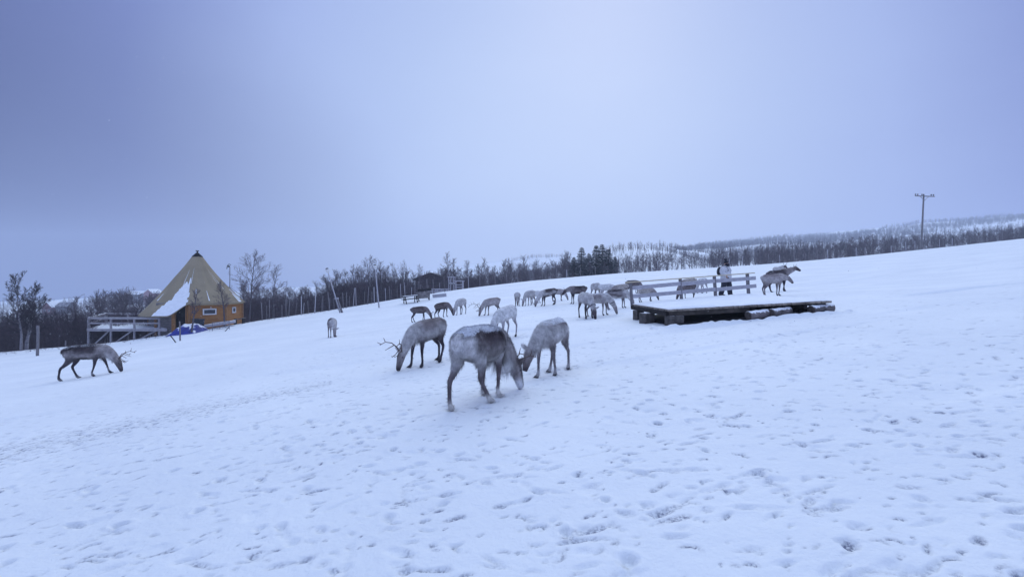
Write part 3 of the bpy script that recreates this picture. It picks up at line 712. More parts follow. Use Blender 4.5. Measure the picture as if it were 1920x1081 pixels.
g_ = 'graze'
DEER = [
 dict(px=902, py=756, head_deg=64, pose='graze', coat='main', antler='small', scale=1.04, yaw=-30, stride=(.0, -.06, -.10, .34), bulk=1.0, hair=26000, mane=.75, spread=.01, label="largest reindeer with a snow dusted brown back, pale rump and white muzzle, head down"),
 dict(px=1034, py=699, head_deg=243, pose='low', coat='calf', scale=.97, yaw=-18, stride=(-.16, .06, -.16, .14), bulk=.9, hair=16000, label="pale reindeer with dark saddle nosing towards the largest one, ears out sideways"),
 dict(px=801, py=681, head_deg=236, pose='graze', coat='taupe', antler='medium', scale=1.0, yaw=-6, stride=(.0, .10, .10, -.12), hair=14000, label="taupe grey reindeer with dark legs and branching antlers grazing left of the largest one"),
 dict(px=163, py=706, head_deg=26, pose='graze', coat='banded', antler='medium', scale=1.10, stride=(.22, -.12, .12, -.20), hair=9000, label="lone antlered reindeer with black back and pale flank band near the left birch"),
 dict(px=623, py=632, head_deg=300, pose='graze', coat='darkback', antler='spike', top=594.5, stride=(0, .05, 0, .05), width=.95, label="lone reindeer with dark head grazing between the wooden deck and the herd"),
 dict(px=786, py=602.5, head_deg=22, pose='graze', coat='brown', antler='small', top=573, stride=(.1, -.05, .1, -.1), label="small brown reindeer grazing just behind the taupe antlered one"),
 dict(px=829, py=595, head_deg=-22, pose='graze', coat='brown', top=565.5, stride=(.0, -.12, .1, -.05), label="stocky dark brown reindeer without antlers between the picnic table and the largest one"),
 dict(px=864, py=589.5, head_deg=250, pose='graze', coat='grey', top=558, yaw=-10, label="pale grey reindeer facing us with head down right of the stocky brown one"),
 dict(px=922, py=590, head_deg=212, pose='graze', coat='pink', antler='large', top=557, stride=(0, .1, 0, -.05), label="reindeer with the widest antlers grazing beyond the largest one"),
 dict(px=947, py=632, head_deg=236, pose='graze', coat='white', antler='spike', top=572.5, yaw=-6, stride=(0, .05, -.05, .1), label="white reindeer grazing right behind the back of the largest one"),
 dict(px=970, py=573.3, head_deg=88, pose='graze', coat='mottled', top=546.5, label="small grey reindeer seen from behind, standing alone left of the far group"),
 dict(px=993, py=572.3, head_deg=235, pose='graze', coat='grey', top=543, stride=(.05, 0, 0, -.05), label="grey reindeer with lowered dark face overlapping the faded white one"),
 dict(px=1005, py=568, head_deg=30, pose='graze', coat='white', top=544, label="faded white reindeer half hidden behind two grey ones of the far group"),
 dict(px=1028, py=572.5, head_deg=198, pose='graze', coat='saddle', top=540, stride=(0, .06, .1, -.1), label="reindeer with pale shoulders and black hindquarters in the far group"),
 dict(px=1046, py=564, head_deg=-14, pose='graze', coat='pink', top=540.5, label="brownish grey reindeer grazing nose to nose with the dark brown one"),
 dict(px=1083, py=568, head_deg=190, pose='mid', coat='black', antler='spike', top=535, stride=(0, .04, 0, .05), label="dark brown reindeer with outstretched neck facing left in the far group"),
 dict(px=1099, py=596.5, head_deg=282, pose='graze', coat='greydark', top=546, yaw=6, label="pale reindeer with black legs and dark face coming head on beside the collared one"),
 dict(px=1122, py=591.5, head_deg=-38, pose='graze', coat='mottled', top=547.5, yaw=25, stride=(.05, 0, .05, -.05), label="mottled grey reindeer wearing a dark collar, muzzle near the snow"),
 dict(px=1157, py=579, head_deg=-6, pose='graze', coat='darkback', top=540.5, stride=(0, .08, 0, -.08), label="grey reindeer with dark spine and pale belly left of the platform"),
 dict(px=1117, py=560, head_deg=282, pose='mid', coat='grey', top=529.5, label="small grey reindeer looking at us from behind the two foremost of the far group"),
 dict(px=1138, py=560, head_deg=5, pose='graze', coat='white', top=531, label="white backed reindeer hidden behind the grey one with the dark spine"),
 dict(px=1164, py=559, head_deg=182, pose='graze', coat='tan', top=531.5, label="tan backed reindeer behind the left end of the platform rail"),
 dict(px=1187, py=551, head_deg=10, pose='graze', coat='brown', top=524, label="farthest brown reindeer showing its back above the left rail post"),
 dict(px=1212, py=566, head_deg=-8, pose='graze', coat='tan', top=538.5, stride=(.05, -.05, .05, -.1), label="tan reindeer with black legs behind the first bay of the platform rail"),
 dict(px=1290, py=560, head_deg=190, pose='graze', coat='brown', top=531, stride=(0, .1, .1, -.05), label="dark backed reindeer grazing behind the middle bay of the platform rail"),
 dict(px=1316, py=549, head_deg=95, pose='graze', coat='white', top=520, label="whitish reindeer rump showing over the rail beside the person in white"),
 dict(px=1291, py=547, head_deg=170, pose='graze', coat='tan', top=521, label="tan reindeer farther back whose spine shows above the yellow handrail"),
 dict(px=1449, py=553.5, head_deg=3, bulk=.86, pose='mid', coat='pink', top=512.5, yaw=-12, stride=(0, -.06, .06, -.05), label="pale pinkish reindeer with neck lowered in front of the dark headed one"),
 dict(px=1459, py=546.5, head_deg=4, pose='ahead', coat='black', antler='spike', top=506, scale=1.2, stride=(.12, -.1, .12, -.05), label="dark backed reindeer with head raised looking right beyond the platform"),
 dict(px=1459, py=524, head_deg=272, pose='ahead', coat='greydark', antler='small', top=489, scale=1.1, label="white faced reindeer with upright antlers facing us above the back of another"),
]
for dd in DEER:
    rt, hd_, nk_, sc_ = reindeer(**dd)
    if 'collar' in dd['label']:
        a, b_ = nk_[3], nk_[4]; dr_ = (b_ - a).normalized(); s_ = Vector((0, 1, 0)); s_ = (s_ - dr_ * s_.dot(dr_)).normalized(); u2 = dr_.cross(s_)
        mb = MB(); mb.tube([a + s_ * .10 * math.cos(t * math.pi / 8) + u2 * .125 * math.sin(t * math.pi / 8) for t in range(17)], .012, 6)
        co = mb.build("collar", M_collar, rt, True)
# hooves press into the snow and push up a rim
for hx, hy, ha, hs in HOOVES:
    stamp(hx, hy, ha, L=.085 * hs, W=.045 * hs, depth=.022, dirt_shade=.35)
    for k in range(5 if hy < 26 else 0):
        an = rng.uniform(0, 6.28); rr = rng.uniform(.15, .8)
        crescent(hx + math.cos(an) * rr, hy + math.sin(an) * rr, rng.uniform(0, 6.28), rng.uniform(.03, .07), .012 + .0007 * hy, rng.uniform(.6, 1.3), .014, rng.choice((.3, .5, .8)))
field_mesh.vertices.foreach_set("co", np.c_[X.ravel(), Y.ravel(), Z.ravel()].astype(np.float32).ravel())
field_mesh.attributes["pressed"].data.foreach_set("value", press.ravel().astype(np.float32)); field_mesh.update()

# ------------------------------------------------------------------ person in the white jacket
def person(px, py, face_deg, label):
    x0, y0, z0 = ground_at(px, py)
    hd = math.radians(face_deg)
    root = empty("person", (x0, y0, z0), hd); root.scale = (1.15, 1.15, 1.02); tag(root, label, "person")
    s = 1.0
    skin = (.40, .26, .21)
    def arm(L, sd, grow, col, to=5):
        J = [(-.01, .17, 1.42), (-.02, .25, 1.36), (-.03, .29, 1.20), (-.02, .31, 1.07), (.06, .31, .95), (.12, .29, .84)][:to]
        R = [.075, .075, .062, .052, .046, .032][:to]
        if sd < 0: J = [(a + (.10 if c_ < 1.1 else 0), b, c_ + (.06 if c_ < 1.0 else 0)) for a, b, c_ in J]
        L.loft([(a, b * sd, c_) for a, b, c_ in J], [r_ + grow for r_ in R], [r_ + grow for r_ in R], side=(1, 0, 0), n=12, col=col)
    def leg(L, sd, grow, col, bottom=.05):
        st = .16 * sd
        J = [(0, .10, .95), (.01 + st * .2, .105, .75), (.03 + st * .5, .11, .50), (.0 + st * .75, .11, .28), (-.01 + st, .11, bottom)]
        L.loft([(a, b * sd, c_) for a, b, c_ in J], [.10 + grow, .085 + grow, .062 + grow, .056 + grow, .045 + grow], [.11 + grow, .09 + grow, .066 + grow, .06 + grow, .05 + grow], side=(0, 1, 0), n=14, col=col)
        return (-.01 + st, .11 * sd)
    # the body: one skin with head, neck, limbs, five fingered hands
    L = Lofts()
    L.loft([(0, 0, .86), (0, 0, .98), (.0, 0, 1.10), (.01, 0, 1.25), (0, 0, 1.40), (-.01, 0, 1.48)], [.16, .17, .15, .17, .17, .07], [.11, .12, .11, .12, .10, .06], side=(0, 1, 0), n=16, col=skin)
    L.loft([(-.01, 0, 1.42), (.0, 0, 1.52), (.015, 0, 1.58)], .055, .058, side=(0, 1, 0), col=skin)
    L.loft([(.01, 0, 1.50), (.025, 0, 1.56), (.02, 0, 1.63), (.01, 0, 1.70), (.0, 0, 1.745)], [.045, .066, .075, .072, .035], [.06, .09, .098, .09, .045], side=(0, 1, 0), n=16, col=skin)
    L.loft([(.10, 0, 1.655), (.125, 0, 1.62), (.11, 0, 1.605)], [.010, .016, .012], [.012, .016, .010], side=(0, 1, 0), n=8, col=skin)   # nose
    for sd in (-1, 1):
        arm(L, sd, 0, skin, 6); leg(L, sd, 0, skin)
        L.loft([(-.0, .075 * sd, 1.61), (-.015, .09 * sd, 1.65), (-.0, .078 * sd, 1.68)], .010, .022, side=(1, 0, 0), n=6, col=skin)
        ax, az = (.12, .84) if sd > 0 else (.22, .90)
        for k in range(5):
            off = (-.035 + .018 * k) if k < 4 else .05; ln = (.06, .075, .08, .07, .05)[k]
            p0 = (ax + off * .9, .29 * sd, az - .03 + (.02 if k == 4 else 0))
            L.loft([(ax, .29 * sd, az + .02), p0, (p0[0] + .008, p0[1] - .012 * sd, p0[2] - ln * .6), (p0[0] + .012, p0[1] - .035 * sd, p0[2] - ln)], [.016, .012, .011, .008], [.02, .012, .011, .008], side=(1, 0, 0), n=6, col=skin)
    me = L.fuse("body", .012, 2, .4)[0]; me.materials.append(mat("skin", skin, .6, .06, 10, .1)); link(bpy.data.objects.new("body", me), root)
    def cloth(name, L, m, vox=.016, sm=3):
        me = L.fuse(name, vox, sm)[0]; me.materials.append(m); return link(bpy.data.objects.new(name, me), root)
    C0 = (.5, .5, .5)
    L = Lofts()
    L.loft([(0, 0, .84), (0, 0, .92), (0, 0, 1.05), (.01, 0, 1.22), (0, 0, 1.38), (-.01, 0, 1.49), (.0, 0, 1.545)], [.28, .30, .285, .28, .26, .15, .09], [.20, .215, .20, .195, .175, .12, .09], side=(0, 1, 0), n=20, col=C0)
    L.loft([(-.09, 0, 1.50), (-.12, 0, 1.46), (-.12, 0, 1.40)], [.10, .13, .08], [.05, .07, .04], side=(0, 1, 0), col=C0)    # hood lying on the back
    for sd in (-1, 1): arm(L, sd, .045, C0, 5)
    cloth("jacket", L, mat("white_jacket", (.54, .54, .57), .8, .16, 5, .7, 14))
    L = Lofts()
    L.loft([(0, 0, .80), (0, 0, .90), (0, 0, 1.0)], [.17, .19, .17], [.14, .15, .13], side=(0, 1, 0), col=C0)
    feet = [leg(L, sd, .05, C0, .08) for sd in (-1, 1)]
    cloth("trousers", L, mat("dark_trousers", (.022, .022, .035), .85, .3, 6, .6, 14))
    for fx, fy in feet:
        L = Lofts(); L.loft([(fx - .10, fy, .06), (fx - .02, fy, .075), (fx + .10, fy, .055), (fx + .19, fy, .045)], [.05, .055, .055, .035], [.05, .065, .045, .03], side=(0, 1, 0), col=C0)
        L.loft([(fx - .03, fy, .06), (fx - .03, fy, .18), (fx - .03, fy, .22)], .068, .075, side=(0, 1, 0), col=C0)
        cloth("boot", L, mat("black_boot", (.015, .015, .018), .6, .2, 9, .3))
    L = Lofts()
    L.loft([(.025, 0, 1.655), (.015, 0, 1.69), (.005, 0, 1.74), (-.005, 0, 1.79), (-.01, 0, 1.82)], [.088, .092, .082, .05, .02], [.108, .110, .098, .06, .02], side=(0, 1, 0), n=18, col=C0)
    hat = cloth("hat", L, mat("black_knit", (.02, .02, .03), .95, .3, 30, .9, 60))
    mb = MB(); pr = np.random.RandomState(3)
    for k in range(150):
        d_ = Vector(pr.randn(3)).normalized(); mb.tube([Vector((-.015, 0, 1.865)) + d_ * .01, Vector((-.015, 0, 1.865)) + d_ * (.05 + .012 * pr.rand())], [.008, .004], 4)
    mb.build("pompom", mat("pompom", (.02, .02, .028), .95, .3, 20, .3), hat)
    L = Lofts()   # face covering and scarf
    L.loft([(.01, 0, 1.50), (.035, 0, 1.545), (.045, 0, 1.60), (.045, 0, 1.65)], [.088, .085, .085, .084], [.10, .10, .108, .108], side=(0, 1, 0), n=16, col=C0)
    cloth("neck_warmer", L, mat("neck_warmer", (.02, .02, .03), .9, .3, 20, .5))
    for sd in (-1, 1):
        L = Lofts(); ax, az = (.12, .84) if sd > 0 else (.22, .90)
        L.loft([(ax - .05, .295 * sd, az + .07), (ax - .01, .29 * sd, az + .02), (ax + .0, .29 * sd, az - .03)], [.044, .045, .042], [.038, .034, .026], side=(1, 0, 0), n=10, col=C0)
        for k in range(5):
            off = (-.035 + .020 * k) if k < 4 else .055; ln = (.07, .085, .09, .08, .05)[k]; p0 = (ax + off * .9, .29 * sd, az - .03 + (.035 if k == 4 else 0))
            L.loft([(ax, .29 * sd, az + .02), p0, (p0[0] + .01, p0[1] - .012 * sd, p0[2] - ln * .6), (p0[0] + .014, p0[1] - .04 * sd, p0[2] - ln)], [.022, .019, .016, .012], [.022, .018, .016, .012], side=(1, 0, 0), n=7, col=C0)
        cloth("glove", L, mat("black_glove", (.02, .018, .022), .8, .2, 12, .3), .010, 2)
    L = Lofts()
    L.loft([(-.29, 0, 1.08), (-.31, 0, 1.20), (-.29, 0, 1.38), (-.24, 0, 1.46)], [.13, .15, .14, .09], [.07, .09, .08, .05], side=(0, 1, 0), n=14, col=C0)
    bp = cloth("backpack", L, mat("black_backpack", (.02, .02, .028), .8, .2, 10, .4))
    for sd in (-1, 1):
        mb = MB(); mb.tube([(-.20, .11 * sd, 1.46), (-.06, .13 * sd, 1.53), (.10, .13 * sd, 1.46), (.17, .14 * sd, 1.30), (.12, .19 * sd, 1.14), (-.1, .22 * sd, 1.10), (-.22, .13 * sd, 1.12)], .018, 6)
        mb.build("strap", bpy.data.materials["black_backpack"], bp, True)
    return root
person(1361, 554.5, -50, "person in white hooded jacket, dark trousers and black bobble hat walking behind the rail")

# ------------------------------------------------------------------ materials of built things
M_greywood = mat("weathered_wood", (.20, .18, .175), .85, .35, 3, .5, 20, (1, 1, 6), snow=.38)
M_railwood = mat("frosted_board", (.40, .385, .42), .85, .18, 5, .4, 20, (1, 6, 6), snow=.25)
M_newwood = mat("new_timber", (.52, .44, .30), .75, .15, 4, .3, 20, (1, 5, 5), snow=.05)
M_postwood = mat("post_wood", (.19, .175, .185), .85, .25, 4, .5, 20, (6, 6, 1))
M_darkwood = mat("dark_wood", (.022, .018, .018), .9, .4, 5, .5, 25)
M_plankend = mat("wet_plank", (.26, .22, .185), .85, .5, 6, .5, 25, (1, 1, 1), snow=.20, snow_scale=9)
M_shade_soil = mat("shade_dark_soil", (.012, .010, .012), .95, .5, 4, .8, 12)  # soil with the shade under the deck put into its colour
M_block = mat("concrete_block", (.085, .075, .07), .9, .4, 7, .6, 25, snow=.12)
M_log = mat("log_bark", (.15, .13, .13), .9, .5, 5, 1.0, 16, (1, 1, 1), snow=.48, snow_scale=16)
M_logend = mat("log_end", (.075, .06, .055), .9, .3, 18, .4)
M_deckwood = mat("terrace_wood", (.32, .30, .32), .85, .25, 4, .4, 20, (1, 1, 5), snow=.35)
M_pine = mat("oiled_pine", (.44, .21, .062), .6, .25, 2.2, .3, 20, (1, 1, 9), col2=(.30, .13, .038))
M_canvas = mat("canvas", (.30, .245, .165), .9, .10, .8, .25, 40)
M_white = mat("white_paint", (.72, .72, .72), .5, .05, 4, .05)
M_glass = mat("window_glass", (.03, .035, .05), .08, .2, 2, 0, spec=.6)
M_dark = mat("dark_interior", (.012, .011, .014), .9, .2, 4, 0)
M_tarp = mat("blue_tarpaulin", (.022, .034, .24), .5, .25, 3, .8, 7, snow=.22, snow_scale=3)
M_metal = mat("galvanised_steel", (.20, .20, .23), .5, .15, 8, .1, metallic=.5)
M_bin = mat("dark_plastic", (.02, .03, .045), .5, .2, 6, .1)

# ------------------------------------------------------------------ viewing platform
def plz(x, y): return .91 + .068 * (x - 4.48) + .02 * (y - 13)
pA, pB, pC, pD = (4.2, 16.0), (4.48, 13.0), (8.72, 12.42), (8.9, 17.05)
root = empty("platform", (6.5, 14.5, h1(6.5, 14.5))); tag(root, "low snow covered wooden viewing platform on logs and blocks beside the herd", "platform")
ox = Vector(root.location)
def pt(x, y, dz=0): return Vector((x, y, plz(x, y) + dz)) - ox
def mixp(a, b, t): return (a[0] + (b[0] - a[0]) * t, a[1] + (b[1] - a[1]) * t)
mb = MB(); n = 34      # deck boards run front to back; their ends show along the front edge
for i in range(n):
    t0, t1 = i / n + .0012, (i + 1) / n - .0012
    jf = rng.uniform(-.03, .03)
    a, b_, c_, d_ = mixp(pB, pC, t0), mixp(pB, pC, t1), mixp(pA, pD, t1), mixp(pA, pD, t0)
    a = (a[0], a[1] + jf); b_ = (b_[0], b_[1] + jf); th = .055
    vs = [pt(*q, dz) for dz in (-th, 0) for q in (a, b_, c_, d_)]
    mb.add(vs, [(3, 2, 1, 0), (4, 5, 6, 7), (0, 1, 5, 4), (1, 2, 6, 5), (2, 3, 7, 6), (3, 0, 4, 7)])
mb.build("deck", M_plankend, root)
# snow lying on the boards
m_, k_ = 90, 60; V = []
for j in range(k_ + 1):
    for i in range(m_ + 1):
        t, u = i / m_, j / k_
        a = mixp(pB, pC, .006 + t * .99); b_ = mixp(pA, pD, .006 + t * .99); q = mixp(a, b_, .008 + u * .99)
        edge = min(t, 1 - t) * 5, u * 4
        e_ = min(1, min(min(t * 12, (1 - t) * 14), u * 9, 1)); hh = .004 + .085 * (e_ ** .6) * (.75 + .9 * float(vnoise(np.array([q[0] * 1.3]), np.array([q[1] * 1.3]), 1)[0])) + .012 * float(vnoise(np.array([q[0] * 6]), np.array([q[1] * 6]), 2)[0]) * e_
        hh = .003 + hh * (1 - .6 * u)
        V.append(pt(q[0], q[1], max(.003, hh)))
V = np.array([tuple(v) for v in V]); idx = np.arange(len(V)).reshape(k_ + 1, m_ + 1)
Q = np.stack([idx[:-1, :-1], idx[:-1, 1:], idx[1:, 1:], idx[1:, :-1]], -1).reshape(-1, 4)
link(bpy.data.objects.new("snow_cover", np_mesh("snow_cover", V, Q, M_snowcap)), root)
def bm(a, b_, w, h, z, name="beam", m=M_darkwood):
    return MB().beam(pt(*a, z), pt(*b_, z), w, h).build(name, m, root)
f2 = lambda t, u: mixp(mixp(pB, pC, t), mixp(pA, pD, t), u)
M_beam = mat('tarred_beam', (.06, .05, .042), .9, .4, 5, .4)
bm(f2(.01, .03), f2(.52, .03), .10, .13, -.128, 'beam', M_beam); bm(mixp(pA, pB, .02), mixp(pA, pB, .97), .09, .12, -.120)
for u in (.22, .5, .8): bm(f2(.02, u), f2(.98, u), .10, .15, -.14)
for t in (.54, .66, .74, .86, .97): bm(f2(t, .02), f2(t, .98), .09, .12, -.119, "joist")
bm(f2(.54, .10), f2(.80, .10), .08, .10, -.24)
def pier(px, D, w, dp, m=M_block, rot=.1):
    x = ray(px, D); g = h1(x, D) - .06; zt = plz(x, D) - .19
    mb = MB(); mb.box((0, 0, 0), (w, dp, zt - g), Matrix.Rotation(rot, 3, 'Z'), .012)
    return mb.build("pier", m, root, loc=Vector((x, D, (zt + g) / 2)) - ox)
pier(1264, 13.15, .40, .40); pier(1213, 14.35, .33, .36, rot=.3); pier(1197, 15.5, .26, .3, rot=.2)
pier(1405, 12.9, .16, .3, M_darkwood, 0); pier(1508, 12.95, .5, .25, M_darkwood, 0); pier(1300, 15.2, .4, .4); pier(1400, 15.6, .4, .4)
MB().box((0, 0, 0), (.18, .25, .25), Matrix.Rotation(.1, 3, 'Z'), .01).build("pier", M_darkwood, root, loc=Vector((ray(1462, 13.2), 13.2, h1(ray(1462, 13.2), 13.2) + .10)) - ox)
def logp(pxa, pxb, py, D, r):
    xa, xb = ray(pxa, D), ray(pxb, D + .12); z = EYE - (py - HY) / F * D
    a, b_ = Vector((xa, D, z - .02)) - ox, Vector((xb, D + .15, z + .045)) - ox
    mb = MB(); k = 9; mb.tube([a.lerp(b_, i / k) for i in range(k + 1)], [r * (1 + .05 * math.sin(i * 1.7 + pxa)) for i in range(k + 1)], 18)
    o = mb.build("log", M_log, root, True)
    mb = MB(); dd_ = (a - b_).normalized(); mb.tube([a + dd_ * .002, a + dd_ * .012], [r * .97, r * .95], 18); mb.build("log_end", M_logend, o)
logp(1403, 1441, 590.5, 12.55, .125); logp(1446, 1481, 586, 12.55, .125); logp(1521, 1560, 580, 12.5, .13)
# bare ground under the deck, coloured near black to deepen the shade
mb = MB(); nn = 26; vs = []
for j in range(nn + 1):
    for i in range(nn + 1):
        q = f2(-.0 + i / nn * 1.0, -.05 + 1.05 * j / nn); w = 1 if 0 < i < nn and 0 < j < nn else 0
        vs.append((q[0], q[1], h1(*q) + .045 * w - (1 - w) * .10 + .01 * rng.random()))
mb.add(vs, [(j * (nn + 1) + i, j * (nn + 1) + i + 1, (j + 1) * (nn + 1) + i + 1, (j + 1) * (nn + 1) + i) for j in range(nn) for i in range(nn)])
tag(mb.build("shade_dark_ground", M_shade_soil, None, True), "bare earth under the platform, coloured dark to deepen the shade", "ground", kind='structure')
# its rail
fr = empty("railing", pt(*pA) + ox); tag(fr, "board railing of the platform with pale yellow handrail", "railing")
of = Vector(fr.location)
def ft(t, h, off=0): q = mixp(pA, pD, t); return Vector((q[0] - h * .068, q[1] + off, plz(*q) + h)) - of
for t in (.004, .4086, .70, .992):
    MB().beam(ft(t, -.12), ft(t, .745), .085, .10, (0, 1, 0)).build("post", M_postwood, fr)
for h, w in ((.57, .135), (.27, .135)):
    for (ta, tb) in ((.01, .4086), (.4086, .70), (.70, 1.06)):
        MB().beam(ft(ta + .004, h + rng.uniform(-.012, .012), -.07), ft(tb - .004, h + rng.uniform(-.012, .012), -.07), .028, w).build("board", M_railwood, fr)
MB().beam(ft(-.035, .765, -.02), ft(1.05, .765, -.02), .12, .035).build("handrail", M_newwood, fr)

# ------------------------------------------------------------------ conical lodge
TD = 44.0; TX = ray(370, TD); TZ = -2.45
lodge = empty("lodge", (TX, TD, TZ)); tag(lodge, "conical canvas tent lodge on octagonal varnished timber walls, snow patch on its roof", "lodge")
CA = math.atan2(-TD, -TX)                  # towards the camera
def pol(phi, r, z): a = CA + phi; return Vector((r * math.cos(a), r * math.sin(a), z - TZ))
def R_(d): return math.radians(d)
apex_z, eave_z, er = 4.85, -.05, 4.0
def ext(phid):      # how far the canvas is drawn down and out over the entrance
    p = (phid + 180) % 360 - 180
    if p > -8: return 0.0 if p < 150 else sst(150, 175, p)
    return sst(-8, -30, p)
def roof_pt(phid, t, lift=0.0):
    e_ = ext(phid); k = abs(((phid + 9) / 22.5) % 1 - .5) * 2          # poles every 22.5 degrees, cloth sags between
    r = .42 + (er - .42) * t; z = 4.40 + (eave_z - 4.40) * t
    if t > .45: w = (t - .45) / .55; r += e_ * .45 * w ** 1.2 - 0; z -= e_ * 1.05 * w ** 1.1
    r -= (1 - k) * .10 * math.sin(math.pi * min(1, t * 1.0)) + .22 * math.sin(math.pi * t) ** 1.0
    q = pol(R_(phid), r + lift * .7, z + lift * .7)
    return q
NA, NT = 128, 28
mb = MB(); vs = [roof_pt(360 * i / NA, j / NT) for j in range(NT + 1) for i in range(NA)]
fs = [(j * NA + i, (j + 1) * NA + i, (j + 1) * NA + (i + 1) % NA, j * NA + (i + 1) % NA) for j in range(NT) for i in range(NA)]
vs += [v - Vector((0, 0, .05)) for v in vs]; nb = (NT + 1) * NA
fs += [tuple(nb + k for k in reversed(f)) for f in fs]
fs += [(NT * NA + i, nb + NT * NA + i, nb + NT * NA + (i + 1) % NA, NT * NA + (i + 1) % NA) for i in range(NA)]
mb.add(vs, fs); roof = mb.build("roof", M_canvas, lodge, True)
# snow held on the cloth
def snow_patch(name, f, phis, ts, th):
    V, Fc = [], []; n1, n2 = 46, 30; idx = {}
    for j in range(n2 + 1):
        for i in range(n1 + 1):
            ph = phis[0] + (phis[1] - phis[0]) * i / n1; t = ts[0] + (ts[1] - ts[0]) * j / n2
            w = f(ph, t); idx[i, j] = len(V); V.append(roof_pt(ph, t, .012 + th * min(1, max(0, w) * 4)))
            idx[i, j, 'w'] = w
    for j in range(n2):
        for i in range(n1):
            if min(idx[i, j, 'w'], idx[i + 1, j, 'w'], idx[i, j + 1, 'w'], idx[i + 1, j + 1, 'w']) > 0: Fc.append((idx[i, j], idx[i, j + 1], idx[i + 1, j + 1], idx[i + 1, j]))
    me = bpy.data.meshes.new(name); me.from_pydata([tuple(v) for v in V], [], Fc); me.update(); me.shade_smooth(); me.materials.append(M_snowcap)
    return link(bpy.data.objects.new(name, me), roof)
def pn(ph, t, s=1): return float(vnoise(np.array([ph * .12 * s + 40]), np.array([t * 9 * s + 5]), 1)[0])
def big(ph, t):     # main patch over the entrance
    lo = -52 + (1 - t) * 62; hi = -9 - (1 - t) * 12
    return min((ph - lo) / 50, (hi - ph) / 50, (t - .50) * 1.2) + pn(ph, t) * .14 + pn(ph, t, 3) * .07
snow_patch("snow_patch", big, (-80, -2), (.3, 1.0), .06)
for ph0, w0, ta, tb in ((-15.5, 3.4, .46, .78), (-12, .6, .26, .60), (-27, .7, .30, .66), (14, .8, .74, .95), (-2, 1.3, .70, .80), (44, .5, .30, .70), (50, .5, .34, .74), (62, 5, .80, .99), (70, 4, .70, .93), (-62, 2.2, .70, .80)):
    snow_patch("snow_patch", lambda ph, t, ph0=ph0, w0=w0, ta=ta, tb=tb: min((w0 * (.35 + .65 * (t - ta) / (tb - ta)) - abs(ph - ph0)) / 20, (t - ta), (tb - t)) + pn(ph, t, 2) * .01 * w0, (ph0 - w0 * 2, ph0 + w0 * 2), (ta, tb), .02)
# smoke hole: crossing poles and dark hood
mb = MB()
for k in range(10): a = k * math.tau / 10; mb.tube([pol(a, .44, 4.38), pol(a + .12, .02, 4.80), pol(a + math.pi, .14, 4.98)], [.035, .03, .022], 6)
mb.build("pole_tips", M_darkwood, lodge)
mb = MB(); nh = 24
vs = [pol(2 * math.pi * i / nh, .47, 4.36) for i in range(nh)] + [pol(2 * math.pi * i / nh, .05, 4.80) for i in range(nh)]
fs = [(i, (i + 1) % nh, nh + (i + 1) % nh, nh + i) for i in range(nh) if (i % 8) not in (0,)]
mb.add(vs, fs); mb.build("smoke_hood", M_dark, lodge)
# octagonal wall, boarded
WR = 3.72; V0 = -9
corner = [pol(R_(V0 + 45 * k), WR, 0) for k in range(8)]
wall = None
def facet(k):
    a, b_ = corner[k].copy(), corner[(k + 1) % 8].copy(); a.z = b_.z = 0
    nrm = ((a + b_) / 2).normalized(); return a, b_, nrm
zb, zt_ = -2.85 - TZ, .12 - TZ
mb = MB(); nbd = 17
for k in range(8):
    a, b_, nrm = facet(k)
    if k == 7:        # doorway side: board only beside the opening
        spans = [(.90, 1.0)]
    else: spans = [(0, 1)]
    for (s0, s1) in spans:
        p, q = a.lerp(b_, s0), a.lerp(b_, s1)
        for j in range(nbd):
            ztk = (-.75 - TZ) if k in (4, 5, 6) else zt_
            z0_, z1_ = zb + (ztk - zb) * j / nbd, zb + (ztk - zb) * (j + 1) / nbd
            o0, o1 = nrm * .045, nrm * .018
            vs = [p + o0 + Vector((0, 0, z0_)), q + o0 + Vector((0, 0, z0_)), q + o1 + Vector((0, 0, z1_)), p + o1 + Vector((0, 0, z1_)),
                  p - nrm * .05 + Vector((0, 0, z0_)), q - nrm * .05 + Vector((0, 0, z0_)), q - nrm * .05 + Vector((0, 0, z1_)), p - nrm * .05 + Vector((0, 0, z1_))]
            mb.add(vs, [(0, 1, 2, 3), (5, 4, 7, 6), (4, 5, 1, 0), (3, 2, 6, 7), (0, 3, 7, 4), (1, 5, 6, 2)])
wall = mb.build("wall", M_pine, lodge)
M_corner = mat("corner_pine", (.30, .15, .06), .65, .2, 4, .3, 20, (5, 5, 1))
for k in range(8):
    c_ = corner[k].copy(); c_.z = 0; c_ *= 1.012; MB().tube([c_ + Vector((0, 0, zb)), c_ + Vector((0, 0, (-.75 - TZ) if k in (4, 5, 6, 7) else zt_))], .10, 6).build("corner_post", M_corner, lodge)
a, b_, nrm = facet(7)
def on(a, b_, nrm, s, z, out=.0): return a.lerp(b_, s) + nrm * out + Vector((0, 0, z - TZ))
side = (b_ - a).normalized()
def slab(name, k, s0, s1, z0_, z1_, out, th, m, par):
    a, b_, nrm = facet(k); c_ = on(a, b_, nrm, (s0 + s1) / 2, (z0_ + z1_) / 2, out); d_ = (b_ - a)
    M = Matrix((d_.normalized(), nrm, Vector((0, 0, 1)))).transposed()
    mb = MB(); mb.box(c_, (d_.length * (s1 - s0), th, z1_ - z0_), M); return mb.build(name, m, par)
slab("door_opening", 7, .58, .90, -2.6, -.25, -.16, .04, M_dark, lodge)
slab("porch_wall", 7, .0, .46, -2.85, .05, -.02, .06, M_greywood, lodge)
slab("porch_wall", 6, .0, 1.0, -2.85, -.78, .075, .03, M_greywood, lodge)
slab("door", 7, .47, .58, -2.6, -.28, .03, .05, M_pine, lodge)
slab("door_frame", 7, .895, .93, -2.6, -.15, .06, .06, bpy.data.materials["corner_pine"], lodge)
